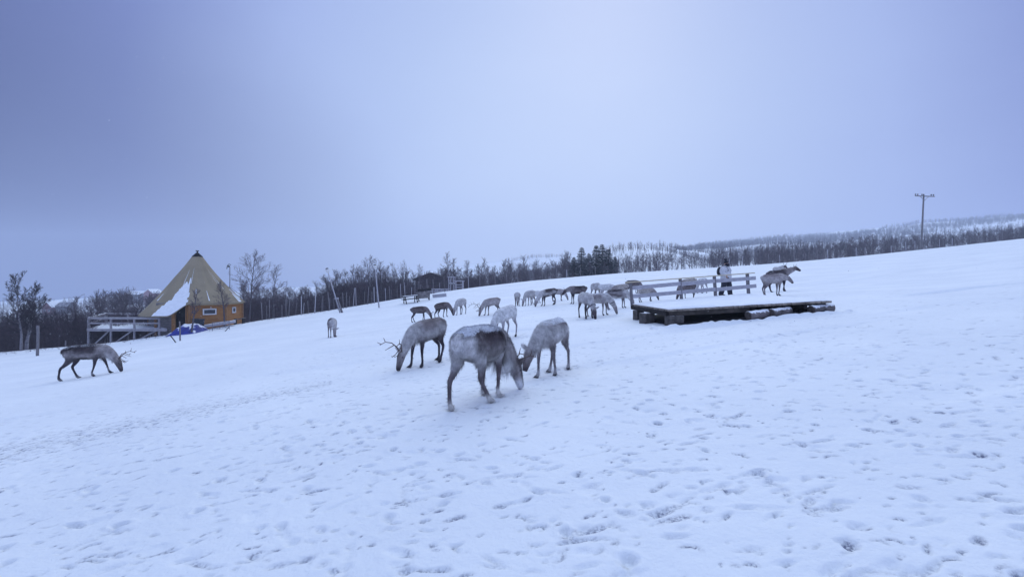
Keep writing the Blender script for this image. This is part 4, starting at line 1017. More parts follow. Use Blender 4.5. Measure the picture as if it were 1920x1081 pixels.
slab("door_frame", 7, .57, .60, -2.6, -.15, .06, .06, bpy.data.materials["corner_pine"], lodge)
def window(k, s, w, z0_, z1_):
    fr_ = empty("window"); fr_.parent = lodge
    a, b_, nrm = facet(k); ww = w / (b_ - a).length
    slab("glass", k, s - ww / 2, s + ww / 2, z0_, z1_, .055, .02, M_glass, fr_)
    f_ = .10; fw = f_ / (b_ - a).length
    slab("frame", k, s - ww / 2 - fw, s + ww / 2 + fw, z1_, z1_ + f_, .085, .05, M_white, fr_); slab("frame", k, s - ww / 2 - fw, s + ww / 2 + fw, z0_ - f_, z0_, .085, .05, M_white, fr_)
    slab("frame", k, s - ww / 2 - fw, s - ww / 2, z0_, z1_, .084, .05, M_white, fr_); slab("frame", k, s + ww / 2, s + ww / 2 + fw, z0_, z1_, .084, .05, M_white, fr_)
window(0, .54, .88, -.98, -.62); window(1, .45, .42, -.95, -.58)
mb = MB()
for k in range(0, 3):
    a, b_, nrm = facet(k); mb.beam(on(a, b_, nrm, 0, -.13, .10), on(a, b_, nrm, 1, -.13, .10), .05, .12)
mb.build("fascia", M_newwood, lodge)

# terrace
tr = empty("terrace", (ray(230, 41), 41, -2.5)); tag(tr, "raised wooden terrace with grey railings on posts, left of the lodge", "terrace"); ot = Vector(tr.location)
def TP(px, D, z): return Vector((ray(px, D), D, z)) - ot
fz = -2.22
mb = MB()
fa, fb, fc, fd = TP(165, 40, fz), TP(312, 40, fz), TP(318, 45, fz), TP(196, 46.5, fz)
vs = [v + Vector((0, 0, d_)) for d_ in (-.10, 0) for v in (fa, fb, fc, fd)]
mb.add(vs, [(3, 2, 1, 0), (4, 5, 6, 7), (0, 1, 5, 4), (1, 2, 6, 5), (2, 3, 7, 6), (3, 0, 4, 7)]); mb.build("floor", M_deckwood, tr)
mb = MB(); ns = 26; vs = []
for j in range(ns + 1):
    for i in range(ns + 1):
        q = (fa.lerp(fb, i / ns)).lerp(fd.lerp(fc, i / ns), .03 + .94 * j / ns); e_ = min(i, ns - i, j, ns - j, 2) / 2
        vs.append(q + Vector((0, 0, .006 + .14 * e_ * (.8 + .6 * float(vnoise(np.array([q.x * 1.1]), np.array([q.y * 1.1]), 0)[0])))))
mb.add(vs, [(j * (ns + 1) + i, j * (ns + 1) + i + 1, (j + 1) * (ns + 1) + i + 1, (j + 1) * (ns + 1) + i) for j in range(ns) for i in range(ns)])
mb.build("snow_cover", M_snowcap, tr, True)
MB().beam(TP(163, 39.93, fz - .08), TP(313, 39.93, fz - .08), .06, .22).build("edge_board", M_deckwood, tr)
def rail_run(pts_, top=.98):
    for i, (px, D) in enumerate(pts_):
        g = h1(ray(px, D), D) - .2; MB().beam(TP(px, D, min(g, fz - .3)), TP(px, D, fz + top), .12, .12, (0, 1, 0)).build("post", M_deckwood, tr)
    for i in range(len(pts_) - 1):
        (p0, d0), (p1, d1) = pts_[i], pts_[i + 1]
        for h, w in ((top - .06, .13), (top * .52, .13)): MB().beam(TP(p0, d0 - .08, fz + h), TP(p1, d1 - .08, fz + h), .03, w).build("rail", M_deckwood, tr)
    (p0, d0), (p1, d1) = pts_[0], pts_[-1]
    MB().beam(TP(p0 - 1, d0, fz + top + .03), TP(p1 + 1, d1, fz + top + .03), .16, .04).build("handrail", M_deckwood, tr)
rail_run([(166, 40), (208, 40), (252, 40), (299, 40)]); rail_run([(168, 40.4), (198, 46.3)]); rail_run([(200, 46.4), (240, 45.9), (280, 45.4)])
for p0, p1 in ((206, 176), (250, 216), (296, 262)): MB().beam(TP(p0, 40.1, fz - .1), TP(p1, 40.1, h1(ray(p1, 40.1), 40.1) + .0), .08, .10).build("brace", M_deckwood, tr)
for i in range(5): MB().beam(TP(170 + i * 30, 40.2, fz - .18), TP(200 + i * 26, 46, fz - .18), .08, .16).build("joist", M_darkwood, tr)

# low snowy walkway along the lodge foot
wk = MB(); wk.beam(Vector((ray(384, 40.6), 40.6, -2.02)), Vector((ray(441, 41.6), 41.6, -1.68)), .9, .22); o = wk.build("walkway", M_railwood); tag(o, "low pale boarded walkway along the foot of the lodge", "walkway")

# blue tarpaulin over a heap
TT = 38.8; tx0, tx1 = ray(315, TT), ray(376, TT); mb = MB(); nx2, ny2 = 46, 26; vs = []
for j in range(ny2 + 1):
    for i in range(nx2 + 1):
        s_, u = i / nx2, j / ny2; x = tx0 + (tx1 - tx0) * s_; y = TT + 2.0 * (u - .35)
        prof = min(1, (s_ * 3.1)) ** .8 * min(1, (1 - s_) * 5.5) ** .8 * (1 - .12 * math.sin(s_ * 9)) * (.78 + .35 * s_); pr2 = math.sin(math.pi * min(1, max(0, u))) ** .55
        hgt = .74 * prof * pr2 + .16 * float(vnoise(np.array([x * 2.6]), np.array([y * 2.6]), 1)[0]) * prof + .09 * float(vnoise(np.array([x * 7]), np.array([y * 5]), 2)[0]) * prof
        vs.append((x, y, h1(x, y) - .03 + max(0, hgt)))
mb.add(vs, [(j * (nx2 + 1) + i, j * (nx2 + 1) + i + 1, (j + 1) * (nx2 + 1) + i + 1, (j + 1) * (nx2 + 1) + i) for j in range(ny2) for i in range(nx2)])
tag(mb.build("tarpaulin", M_tarp, None, True), "blue tarpaulin with a little snow draped over a heap by the lodge entrance", "tarpaulin")
x, D_ = ray(372, 40.3), 40.3; z = h1(x, D_); bn = empty("bin", (x, D_, z)); tag(bn, "dark plastic waste bin standing behind the blue tarpaulin", "bin")
mb = MB(); 
for (z0_, z1_, w0, w1) in ((0, .95, .26, .33),):
    vs = [(sx * w, sy * w, zz) for zz, w in ((z0_, w0), (z1_, w1)) for sx, sy in ((-1, -1), (1, -1), (1, 1), (-1, 1))]
    mb.add(vs, [(3, 2, 1, 0), (4, 5, 6, 7), (0, 1, 5, 4), (1, 2, 6, 5), (2, 3, 7, 6), (3, 0, 4, 7)])
mb.build("bin_body", M_bin, bn); MB().box((0, 0, 1.0), (.72, .74, .08), Matrix.Rotation(.08, 3, 'Y'), .02).build("lid", M_bin, bn)
# hay rack, a bench and stakes by the lodge
x, D_ = ray(414, 38.6), 38.6; z = h1(x, D_); hr = empty("barrier", (x, D_, z)); tag(hr, "low galvanised barrier with thin vertical bars in front of the lodge", "barrier")
w2 = 16 / F * D_; sl = .10
mb = MB(); mb.tube([(-w2, 0, .72 - w2 * sl), (w2, 0, .72 + w2 * sl)], .022, 6); mb.tube([(-w2, 0, .12 - w2 * sl), (w2, 0, .12 + w2 * sl)], .018, 6); mb.tube([(-w2, 0, -w2 * sl - .05), (-w2, 0, .72 - w2 * sl)], .022, 6); mb.tube([(w2, 0, -.05 + w2 * sl), (w2, 0, .72 + w2 * sl)], .022, 6)
mb.build("barrier_frame", M_metal, hr)
mb = MB()
for i in range(11): q = -w2 + 2 * w2 * (i + .5) / 11; mb.tube([(q, 0, .12 + q * sl), (q, 0, .72 + q * sl)], .012, 5)
mb.build("bars", M_metal, hr)
x, D_ = ray(449, 43.0), 43.0; z = 1.6 - (606 - HY) / F * D_; be = empty("bench", (x, D_, z)); tag(be, "rough dark bench with a snowy board at the right corner of the lodge", "bench")
MB().box((0, 0, .42), (1.0, .4, .07), Matrix.Rotation(-.2, 3, 'Y')).build("seat", M_greywood, be)
for q in (-.38, .38): MB().box((q, 0, .15), (.08, .36, .62)).build("leg", M_darkwood, be)
def stake(px, py, top_px, top_py, r, name, label, cat="post", m=M_postwood, square=False):
    x, D_, z = ground_at(px, py); a = Vector((0, 0, -.15)); b_ = Vector((ray(top_px, D_) - x, 0, EYE - (top_py - HY) / F * D_ - z))
    mb = MB(); k = 5; mb.tube([a.lerp(b_, i / k) + Vector((rng.gauss(0, r * .15), 0, 0)) for i in range(k + 1)], [r * (1.05 - .12 * i / k) for i in range(k + 1)], 8)
    o = mb.build(name, m, None, True, loc=(x, D_, z)); tag(o, label, cat); return o
stake(70, 667, 71, 610, .085, "post", "stout grey post standing right of the lone birch at the left edge")
stake(338, 638, 337, 602, .05, "post", "thin pale post in front of the blue tarpaulin")
stake(205.5, 665, 205, 650, .045, "stake", "short stake in the snow right of the lone antlered reindeer's back", "stake")
stake(332, 641, 320, 629, .035, "stick", "thin stick leaning left in the snow below the terrace", "stick", M_darkwood)
stake(123, 646, 123, 638, .05, "stake", "stub of a stake at the edge of the brush left of the terrace", "stake")
stake(419, 621, 429, 613, .03, "stick", "thin stick slanting right beside the galvanised barrier", "stick", M_darkwood)

# weather instrument on a mast behind the lodge
x, D_ = ray(431, 52), 52.0; z = h1(x, D_); wm = empty("weather_mast", (x, D_, z)); tag(wm, "thin mast with a small vane rising behind the right slope of the lodge", "mast")
tz = EYE + (HY - 500) / F * D_ - z; MB().tube([(0, 0, 0), (0, 0, tz)], [.06, .04], 8).build("mast_pole", M_metal, wm, True)
mb = MB(); mb.ball((-.12, 0, tz + .05), .13, 10, 6, (1, .6, .8)); mb.tube([(-.35, 0, tz - .25), (-.28, 0, tz + .15), (-.1, 0, tz + .32), (.12, 0, tz + .2)], .035, 6); mb.build("vane", M_darkwood, wm, True)

# leaning light poles
def light_pole(px, py, tpx, tpy, label, clamp):
    x, D_, z = ground_at(px, py); o = empty("light_pole", (x, D_, z)); tag(o, label, "light pole", "light poles along the fence")
    b_ = Vector((ray(tpx, D_) - x, 0, EYE - (tpy - HY) / F * D_ - z)); a = Vector((0, 0, -.2))
    MB().tube([a, a.lerp(b_, .5), b_], [.075, .062, .05], 10).build("pole", M_railwood, o, True)
    d_ = (b_ - a).normalized()
    mb = MB(); mb.tube([b_, b_ + d_ * .12], .06, 8); mb.ball(b_ + d_ * .28, .19, 12, 8); mb.build("lamp_globe", M_white, o, True)
    mb = MB(); mb.tube([b_ + d_ * .46, b_ + d_ * .54], [.16, .10], 10); mb.build("lamp_cap", M_darkwood, o, True)
    if clamp:
        s_ = Vector((.16, -.05, 0)); MB().tube([Vector((.25, -.1, -.15)), a.lerp(b_, .40) + s_], [.10, .09], 8).build("support_post", M_postwood, o, True)
        MB().box(a.lerp(b_, .39) + s_ * .6, (.34, .22, .14)).build("clamp", M_railwood, o)
light_pole(638.5, 585.5, 615.6, 512, "light pole leaning far left with a globe lamp, clamped to a second post", True)
light_pole(711, 576, 703.7, 505, "light pole leaning slightly left with a small globe lamp near the picnic table", False)

# ------------------------------------------------------------------ fences
M_wire = mat("fence_wire", (.12, .12, .14), .6, .1, 5, 0)
def fence(name, label, pxs, off, hgt, r, lean=.03, net=5):
    pts_ = []
    for px in pxs:
        u = (px - CX) / F; D_ = float(np.interp(u, CR_U, CR_D)) + off(px); pts_.append(Vector((u * D_, D_, h1(u * D_, D_))))
    root = empty(name, pts_[0]); tag(root, label, "fence"); o0 = pts_[0]
    tops = []
    for p in pts_:
        h = hgt * rng.uniform(.85, 1.12); ln = Vector((rng.gauss(-.01, lean), 0, 1)) * h
        q = rng.uniform(.8, 1.25) * r
        MB().tube([p - o0 - Vector((0, 0, .3)), p - o0 + ln], [q, q * .85], 7).build("post", M_railwood if rng.random() < .2 else M_postwood, root, True); tops.append(p - o0 + ln)
    mb = MB()
    for i in range(len(pts_) - 1):
        a0, b0 = pts_[i] - o0, pts_[i + 1] - o0
        for k in range(net): f = .12 + .8 * k / max(1, net - 1); mb.tube([a0.lerp(tops[i], f), b0.lerp(tops[i + 1], f)], .006, 3, False)
    w = mb.build("wire_netting", M_wire, root)
    return root
px1 = [492, 505, 537, 541, 565, 590, 605, 618, 644, 650, 662, 668, 689, 702, 731, 752, 760, 778, 786, 801, 813, 834, 845]
fence("fence", "wire fence of uneven grey posts in front of the birch wood, left stretch", px1, lambda p: -.8 + .3 * math.sin(p), 1.9, .042, .06)
px2 = [880 + 23.3 * i + rng.uniform(-4, 4) for i in range(44)]
fence("fence", "wire fence with evenly spaced posts along the brow of the field, right stretch", px2, lambda p: .3, 1.55, .045, .02)
px3 = [500 + 13 * i + rng.uniform(-3, 3) for i in range(27)]
fence("fence", "second fence of thin pale stakes close behind the left stretch", px3, lambda p: 4.0, 1.6, .035, .06, 4)

# picnic table, broken table, board
def picnic_table(px, py, rot, label, broken=False):
    x, D_, z = ground_at(px, py); o = empty("picnic_table", (x, D_, z), rot); tag(o, label, "picnic table")
    slp = h1(x + 1, D_) - h1(x, D_); o.rotation_euler = (0, -math.atan(slp), rot)
    if broken: o.rotation_euler = (math.radians(68), -math.atan(slp), rot); o.location.z += .28
    mb = MB()
    for k in range(5): mb.box((0, -.32 + .16 * k, .74), (1.65, .145, .045))
    mb.build("table_top", M_darkwood if not broken else M_greywood, o)
    for s in (-1, 1):
        mb = MB()
        for k in range(2): mb.box((0, s * (.66 + .15 * k), .44), (1.65, .14, .045))
        mb.build("bench_seat", M_darkwood, o)
    for s in (-1, 1):
        mb = MB(); mb.beam((s * .6, -.28, .72), (s * .6, -.66, -.05), .045, .10, (1, 0, 0)); mb.beam((s * .6, .28, .72), (s * .6, .66, -.05), .045, .10, (1, 0, 0)); mb.beam((s * .645, -.8, .40), (s * .645, .8, .40), .045, .10); mb.build("trestle", M_darkwood, o)
    if not broken: MB().box((0, 0, .785), (1.6, .7, .035), None, .012).build("snow_cover", M_snowcap, o)
picnic_table(770, 567.5, .45, "dark picnic table with snow on top standing near the fence")
picnic_table(798, 562, -.2, "overturned picnic table lying in the snow right of the standing one", True)
x, D_, z = ground_at(824, 557); o = MB().box((0, 0, .18), (26 / F * D_, .08, .42), Matrix.Rotation(-.10, 3, 'Y')).build("low_board", M_railwood, None, loc=(x, D_, z)); tag(o, "long pale board standing on edge in the snow beyond the picnic tables", "board")

# timber corral frame
def frame_struct(label, px0, px1, ptop, D_, deck=False, n=2):
    x0, x1 = ray(px0, D_), ray(px1, D_); z0_ = h1((x0 + x1) / 2, D_); zt = EYE - (ptop - HY) / F * D_ - z0_
    o = empty("timber_frame", ((x0 + x1) / 2, D_, z0_)); tag(o, label, "timber frame"); w = (x1 - x0) / 2
    for sx in np.linspace(-1, 1, n):
        for dy in (0, 1.6): MB().beam((sx * w, dy, -.8), (sx * w + rng.gauss(0, .03), dy, zt), .11, .11, (0, 1, 0)).build("post", M_railwood, o)
    for dy in (0, 1.6): MB().beam((-w - .15, dy - .08, zt - .06), (w + .15, dy - .08, zt - .06), .05, .13).build("rail", M_railwood, o)
    for q in ((.55, .3) if not deck else (.5,)): MB().beam((-w, -.08, zt * q), (w, -.08, zt * q), .04, .11).build("rail", M_railwood, o)
    if deck: MB().box((0, .8, zt * .52), (2 * w + .2, 1.8, .08)).build("floor", M_greywood, o); MB().box((0, .8, zt * .52 + .07), (2 * w + .1, 1.7, .05), None, .02).build("snow_cover", M_snowcap, o)
    for s in (-1, 1): MB().beam((s * w, 0, zt * .5), (s * w * .3, 0, zt - .1), .05, .07).build("brace", M_greywood, o)
frame_struct("small timber lookout with a snowy floor at the end of the fence", 841, 850, 518, 66.5, True)
frame_struct("open timber gate frame right of the small lookout", 853, 867, 525.5, 66, False)
frame_struct("low wide rail frame in front of the dark barn", 796, 838, 541, 63, False, 5)

# ------------------------------------------------------------------ barn, hut, houses
def house(name, label, px0, px1, eave_y, ridge_y, D_, depth, wallm, roofm, ridge_along=True, win=0, cat="house", base=None, chimney=False, roofsnow=True):
    x0, x1 = ray(px0, D_), ray(px1, D_); w = (x1 - x0); cx_ = (x0 + x1) / 2
    ze = EYE - (eave_y - HY) / F * D_; zr = EYE - (ridge_y - HY) / F * D_; zb_ = float(min(h1(x0, D_), h1(x1, D_))) - 1.0
    o = empty(name, (cx_, D_, zb_)); tag(o, label, cat); e0, r0 = ze - zb_, zr - zb_
    hw, hd2 = w / 2, depth / 2
    mb = MB()
    if ridge_along:    # gable ends left and right: ridge runs across the view
        vs = [(-hw, -hd2, 0), (hw, -hd2, 0), (hw, hd2, 0), (-hw, hd2, 0), (-hw, -hd2, e0), (hw, -hd2, e0), (hw, hd2, e0), (-hw, hd2, e0), (-hw, 0, r0), (hw, 0, r0)]
        fs = [(0, 1, 5, 4), (2, 3, 7, 6), (1, 2, 6, 9, 5), (3, 0, 4, 8, 7), (4, 5, 9, 8), (6, 7, 8, 9)]
    else:
        vs = [(-hw, -hd2, 0), (hw, -hd2, 0), (hw, hd2, 0), (-hw, hd2, 0), (-hw, -hd2, e0), (hw, -hd2, e0), (hw, hd2, e0), (-hw, hd2, e0), (0, -hd2, r0), (0, hd2, r0)]
        fs = [(0, 1, 5, 8, 4), (2, 3, 7, 9, 6), (1, 2, 6, 5), (3, 0, 4, 7), (4, 8, 9, 7), (5, 6, 9, 8)]
    mb.add(vs, fs); mb.build("wall", wallm, o)
    rb = MB(); th = .25; ov = .5
    for s in (-1, 1):
        if ridge_along:
            a = [(-hw - ov, 0, r0 + .02), (hw + ov, 0, r0 + .02), (hw + ov, s * (hd2 + ov), e0 - .3), (-hw - ov, s * (hd2 + ov), e0 - .3)]
        else:
            sl_ = (r0 - e0) / hw; a = [(0, -hd2 - ov, r0 + .02), (0, hd2 + ov, r0 + .02), (s * (hw + ov), hd2 + ov, e0 - ov * sl_), (s * (hw + ov), -hd2 - ov, e0 - ov * sl_)]
        b_ = [(p[0], p[1], p[2] + th) for p in a]; rb.add(a + b_, [(3, 2, 1, 0), (4, 5, 6, 7), (0, 1, 5, 4), (1, 2, 6, 5), (2, 3, 7, 6), (3, 0, 4, 7)])
    rf = rb.build("roof", roofm, o)
    if chimney: MB().box((w * .2, 0, r0 + .5), (.7, .7, 1.4)).build("chimney", M_block, rf)
    for i in range(win):
        q = -hw + w * (i + .5) / win; wd = empty("window"); wd.parent = o
        MB().box((q, -hd2 - .03, e0 * .62), (1.2, .08, 1.3)).build("frame", M_white, wd); MB().box((q, -hd2 - .07, e0 * .62), (.95, .06, 1.05)).build("pane", M_glass, wd)
    return o
M_thin = mat("thin_snow_roof", (.07, .065, .08), .9, .3, 3, .3, snow=.12, snow_scale=1.5)
M_barn = mat("barn_boards", (.075, .062, .075), .9, .3, 3, .4, 12, (6, 6, 1)); M_red = mat("red_boards", (.16, .035, .04), .85, .2, 3, .3)
M_greywall = mat("grey_boards", (.09, .085, .10), .85, .2, 3, .3); M_pinkwall = mat("faded_red_boards", (.26, .11, .12), .85, .2, 3, .3)
house("barn", "dark barn with thin snow on its gable roof behind the fence and lookout", 786, 842, 524, 514, 92, 7, M_barn, mat('dark_roof', (.06, .055, .065), .9, .4, 3, .3, snow=.03, snow_scale=1.5), False, 0, "barn")
house("hut", "small grey gabled hut among the birches beyond the brow", 921, 941, 528.5, 519.5, 96, 3.5, M_greywall, mat("grey_roof", (.14, .13, .15), .8, .3, 3, .2, snow=.1), False, 0, "hut")
house("house", "dark red house on the wooded slope at the far left", 89, 106, 574, 565, 260, 6, M_red, M_snowcap, False, 2, chimney=False)
house("house", "long grey house with snowy roof right of the dark red house", 114, 135, 574, 567, 262, 6, M_greywall, M_thin, True, 3)
house("house", "faded red house high on the slope left of the lodge roof", 279, 296, 549, 542, 420, 12, M_pinkwall, M_snowcap, False, 2)
house("house", "long pale grey house left of the faded red one", 245, 272, 551, 545.5, 440, 12, M_greywall, M_snowcap, True, 4)

# ------------------------------------------------------------------ power line pole
D_ = 84.0; x = ray(1727, D_); z = h1(x, D_); up = empty("utility_pole", (x, D_, z)); tag(up, "tall wooden power pole with a crossarm of insulators on the brow at right", "utility pole")
tz = EYE + (HY - 366) / F * D_ - z; lx = ray(1732, D_) - x
MB().tube([(0, 0, -.5), (lx * .5, 0, tz * .5), (lx, 0, tz)], [.17, .15, .12], 10).build("pole", M_postwood, up, True)
MB().beam((lx - 1.75, -.15, tz - .20 + .06), (lx + 1.85, -.15, tz - .20 - .06), .12, .16).build("crossarm", M_postwood, up)
for s in (-1, 1): MB().beam((lx, -.15, tz - 1.0), (lx + s * .75, -.15, tz - .28), .05, .07).build("brace", M_metal, up)
for q in (-1.65, -1.25, -.45, -.15, 1.25, 1.65):
    mb = MB(); zz = tz - .12 - q * .033; mb.tube([(lx + q, -.15, zz), (lx + q, -.15, zz + .14)], .03, 6); mb.tube([(lx + q, -.15, zz + .10), (lx + q, -.15, zz + .16), (lx + q, -.15, zz + .22), (lx + q, -.15, zz + .30)], [.07, .12, .08, .10], 10); mb.build("insulator", M_darkwood, up, True)

# ------------------------------------------------------------------ trees
M_bark = mat("birch_bark", (.15, .135, .15), .9, .5, 3, .6, 14, (3, 3, 9), col2=(.045, .038, .045), snow=.05)
M_twig = mat("birch_twigs", (.100, .076, .088), .95, .25, 3, 0)
M_spruce_bark = mat("spruce_bark", (.06, .045, .04), .95, .3, 5, .5)
M_needles = mat("spruce_needles", (.012, .021, .022), .9, .35, 2.5, 0, snow=.02)

def branch(mb, p, d, L, r, depth, R, sides, kids, up=.25, lim=None):
    n = 4 if depth > 0 else 3; pts_ = [p.copy()]; dd = d.copy()
    for i in range(n):
        dd = (dd + Vector((R.gauss(0, .14), R.gauss(0, .14), up * .35 + R.gauss(0, .07)))).normalized(); pts_.append(pts_[-1] + dd * L / n)
    mb.tube(pts_, [r * (1 - .7 * i / n) for i in range(n + 1)], sides, False)
    if depth <= 0: return
    for k in range(kids[depth - 1]):
        t = .22 + .78 * (k + R.random()) / kids[depth - 1]; i = min(n - 1, int(t * n)); q = pts_[i].lerp(pts_[i + 1], t * n - i)
        ax = (pts_[i + 1] - pts_[i]).normalized(); pr = ax.cross(Vector((R.gauss(0, 1), R.gauss(0, 1), R.gauss(0, 1)))).normalized()
        nd = (ax * R.uniform(.55, .95) + pr * R.uniform(.45, .9)).normalized()
        branch(mb, q, nd, L * R.uniform(.35, .6) * (1.15 - .45 * t), max(r * .5 * (1 - .5 * t), lim or .006), depth - 1, R, 3, kids, up, lim)

def birch_meshes(seed, h, stems=1, spread=.36, kids=(6, 5), limbs=18, lim=.008, low=.22, name="tree", crook=.05, tl=.16, gap=.25):
    R = random.Random(seed); tb = MB(); cb = MB()
    for s in range(stems):
        a = R.random() * 6.28; hh = h * (1 if s == 0 else R.uniform(.65, .95)); tilt = 0.03 if stems == 1 else tl
        p = Vector((math.cos(a) * gap * (stems > 1), math.sin(a) * gap * (stems > 1), -.4)); d_ = Vector((math.cos(a) * tilt, math.sin(a) * tilt, 1)).normalized(); pts_ = [p]; n = 12
        for i in range(n): d_ = (d_ + Vector((R.gauss(0, crook), R.gauss(0, crook), .06))).normalized(); pts_.append(pts_[-1] + d_ * (hh + .4) / n)
        r0 = .012 * hh + .035; rad = [r0 * (1 - .93 * (i / n) ** .9) + .008 for i in range(n + 1)]
        tb.tube(pts_, rad, 8, True)
        nl = max(5, limbs // stems if stems > 1 else limbs)
        for k in range(nl):
            t = low + (.97 - low) * (k + R.random() * .8) / nl; i = min(n - 1, int(t * n)); q = pts_[i].lerp(pts_[i + 1], t * n - i); az = R.random() * 6.28
            el = R.uniform(.30, .9) if t < .7 else R.uniform(.7, 1.3); nd = Vector((math.cos(az) * math.cos(el), math.sin(az) * math.cos(el), math.sin(el)))
            prof = math.sin(math.pi * min(1, .25 + .75 * (1 - t))) if t > .5 else 1
            branch(cb, q, nd, hh * spread * (.42 + .70 * (1 - t) * min(1, .5 + 1.6 * t)) * R.uniform(.75, 1.2) * (1.0 if t > .3 else .8), max(rad[i] * .45, .014), 2, R, 4, kids, .22, lim)
    return tb.mesh("trunk", M_bark, True), cb.mesh("crown", M_twig, False)

def plant(meshes, loc, rz, sc, label, group, cat="tree", name="birch_tree", sxy=1.0):
    o = empty(name, loc, rz); o.scale = (sc * sxy, sc * sxy, sc); tag(o, label, cat, group)
    link(bpy.data.objects.new("trunk", meshes[0]), o); link(bpy.data.objects.new("crown", meshes[1]), o); return o

def at_px(px, D): x = ray(px, D); return (x, D, h1(x, D))
# named trees near the lodge
hero = birch_meshes(5, 7.2, 3, .34, (8, 8), 54, .017, .34, crook=.045, tl=.02, gap=.26)
M_bark_light = mat("pale_birch_bark", (.34, .32, .34), .9, .5, 3, .6, 14, (3, 3, 9), col2=(.10, .09, .10), snow=.05)
hero[0].materials[0] = M_bark_light
hero[1].materials[0] = mat("dark_twigs", (.045, .034, .040), .95, .25, 3, 0)
x, y, z = at_px(46, 36.5); plant(hero, (x, y, z), .6, (z and (664 - 508) / F * 36.5 / 8.6), "gnarled many-stemmed bare birch standing alone at the far left", None)
sm1 = birch_meshes(8, 3.8, 1, .24, (6, 6), 26, .007, .42); sm2 = birch_meshes(9, 3.5, 1, .26, (7, 6), 26, .007, .40)
x, y, z = ground_at(359, 625); plant(sm1, (x, y, z), 0, 83 / F * y / 3.9, "slender young birch in front of the tarpaulin and lodge door", None)
x, y, z = at_px(421, 41.0); z = EYE - (604 - HY) / F * 41; plant(sm2, (x, y, z), 2, 72 / F * y / 3.5, "bushy young birch in front of the right hand lodge wall", None)
VARS = []
for i in range(8): VARS.append((7.0, birch_meshes(30 + i, 7.0, (1, 1, 2, 3, 1, 2, 1, 1)[i], (.36, .44, .40, .36, .34, .42, .46, .32)[i], (6, 6), (22, 26, 28, 30, 24, 26, 22, 24)[i], .012, (.22, .3, .2, .15, .35, .2, .4, .25)[i])))
x, y, z = at_px(467, 46); plant(VARS[1][1], (x, y, z), 1.1, (604 - 482) / F * 46 / 7.1, "tall bare birch right behind the right corner of the lodge", None)
x, y, z = at_px(511, 50); plant(VARS[0][1], (x, y, z), 2.1, (600 - 506) / F * 50 / 7.1, "broad bare birch at the start of the fence right of the lodge", None)
x, y, z = at_px(452, 47); plant(VARS[4][1], (x, y, z), 4.1, .62, "small birch leaning over the right corner of the lodge", None)
# top line of the wood: (column, row of the tops)
TOP = np.array([(-200, 600), (0, 600), (60, 596), (150, 590), (165, 560), (200, 548), (240, 552), (300, 556), (420, 556), (455, 540), (520, 540), (560, 545), (600, 530), (640, 512), (680, 503), (720, 505), (755, 500), (780, 520), (830, 502), (870, 508), (905, 494), (930, 500), (960, 492), (1000, 496),
                (1040, 500), (1055, 482), (1075, 486), (1130, 492), (1170, 485), (1200, 478), (1250, 478), (1290, 492), (1330, 490), (1380, 480), (1430, 462), (1480, 455), (1510, 452), (1560, 450), (1600, 446), (1640, 444), (1700, 448), (1760, 442), (1820, 438), (1880, 432), (1930, 430), (2150, 405)], float)
R = random.Random(21); count = 0
def dens(p):      # clumps of the wood beyond the brow; open snow between them
    if p < 1180: return 1.0
    return 1.0 if (p < 1262 or 1420 < p < 1550 or 1588 < p < 1735) else .33
def add_tree(px, D, hpx_top, label, group, v=None, sxy=1.0):
    global count
    x, y, z = at_px(px, D); top = EYE - (hpx_top - HY) / F * D; h = top - z
    if h < 1.8: return
    hv, ms = VARS[v if v is not None else R.randrange(8)]
    plant(ms, (x, y, z), R.random() * 6.28, h / hv * .97, label, group, sxy=sxy); count += 1
# outstanding birches above the rest
for px, top, D, v in ((688, 487, 62, 1), (716, 492, 64, 2), (756, 490, 66, 3), (781, 500, 68, 0), (840, 478, 78, 7), (852, 486, 80, 4), (907, 487, 84, 7), (872, 490, 84, 4), (655, 502, 60, 0), (631, 508, 60, 4), (1062, 474, 96, 7), (1068, 476, 99, 1), (958, 489, 92, 1), (1007, 490, 92, 0)):
    add_tree(px, D, top, "bare birch rising above the others in the wood behind the fence", "birches rising above the wood", v)
W1 = "bare birch of the dense wood behind the fence"; G1 = "birches of the wood behind the fence"
for k in range(300):
    t = k / 300; px = 468 + (1930 - 468) * t ** 1.0 + R.uniform(-5, 5)
    if k % 9 == 0: px = R.uniform(150, 330)
    if R.random() > dens(px): continue
    u = (px - CX) / F; yc = float(np.interp(u, CR_U, CR_D))
    D = yc + R.uniform(5, 34) if px > 480 else R.uniform(70, 120)
    if 780 < px < 850 and 84 < D < 98: D -= 15
    top = float(np.interp(px, TOP[:, 0], TOP[:, 1])) + abs(R.gauss(0, 9)) - 3
    add_tree(px, D, top, W1, G1, sxy=R.uniform(.85, 1.2))
for px, D, top in ((792, 74, 517), (801, 79, 512), (811, 80, 516), (823, 78, 507), (832, 80, 513), (846, 76, 505), (787, 80, 515), (806, 76, 514), (817, 74, 518), (828, 75, 517), (838, 79, 508), (797, 82, 513)): add_tree(px, D, top, W1, G1, 7, 1.0)
print("trees", count)
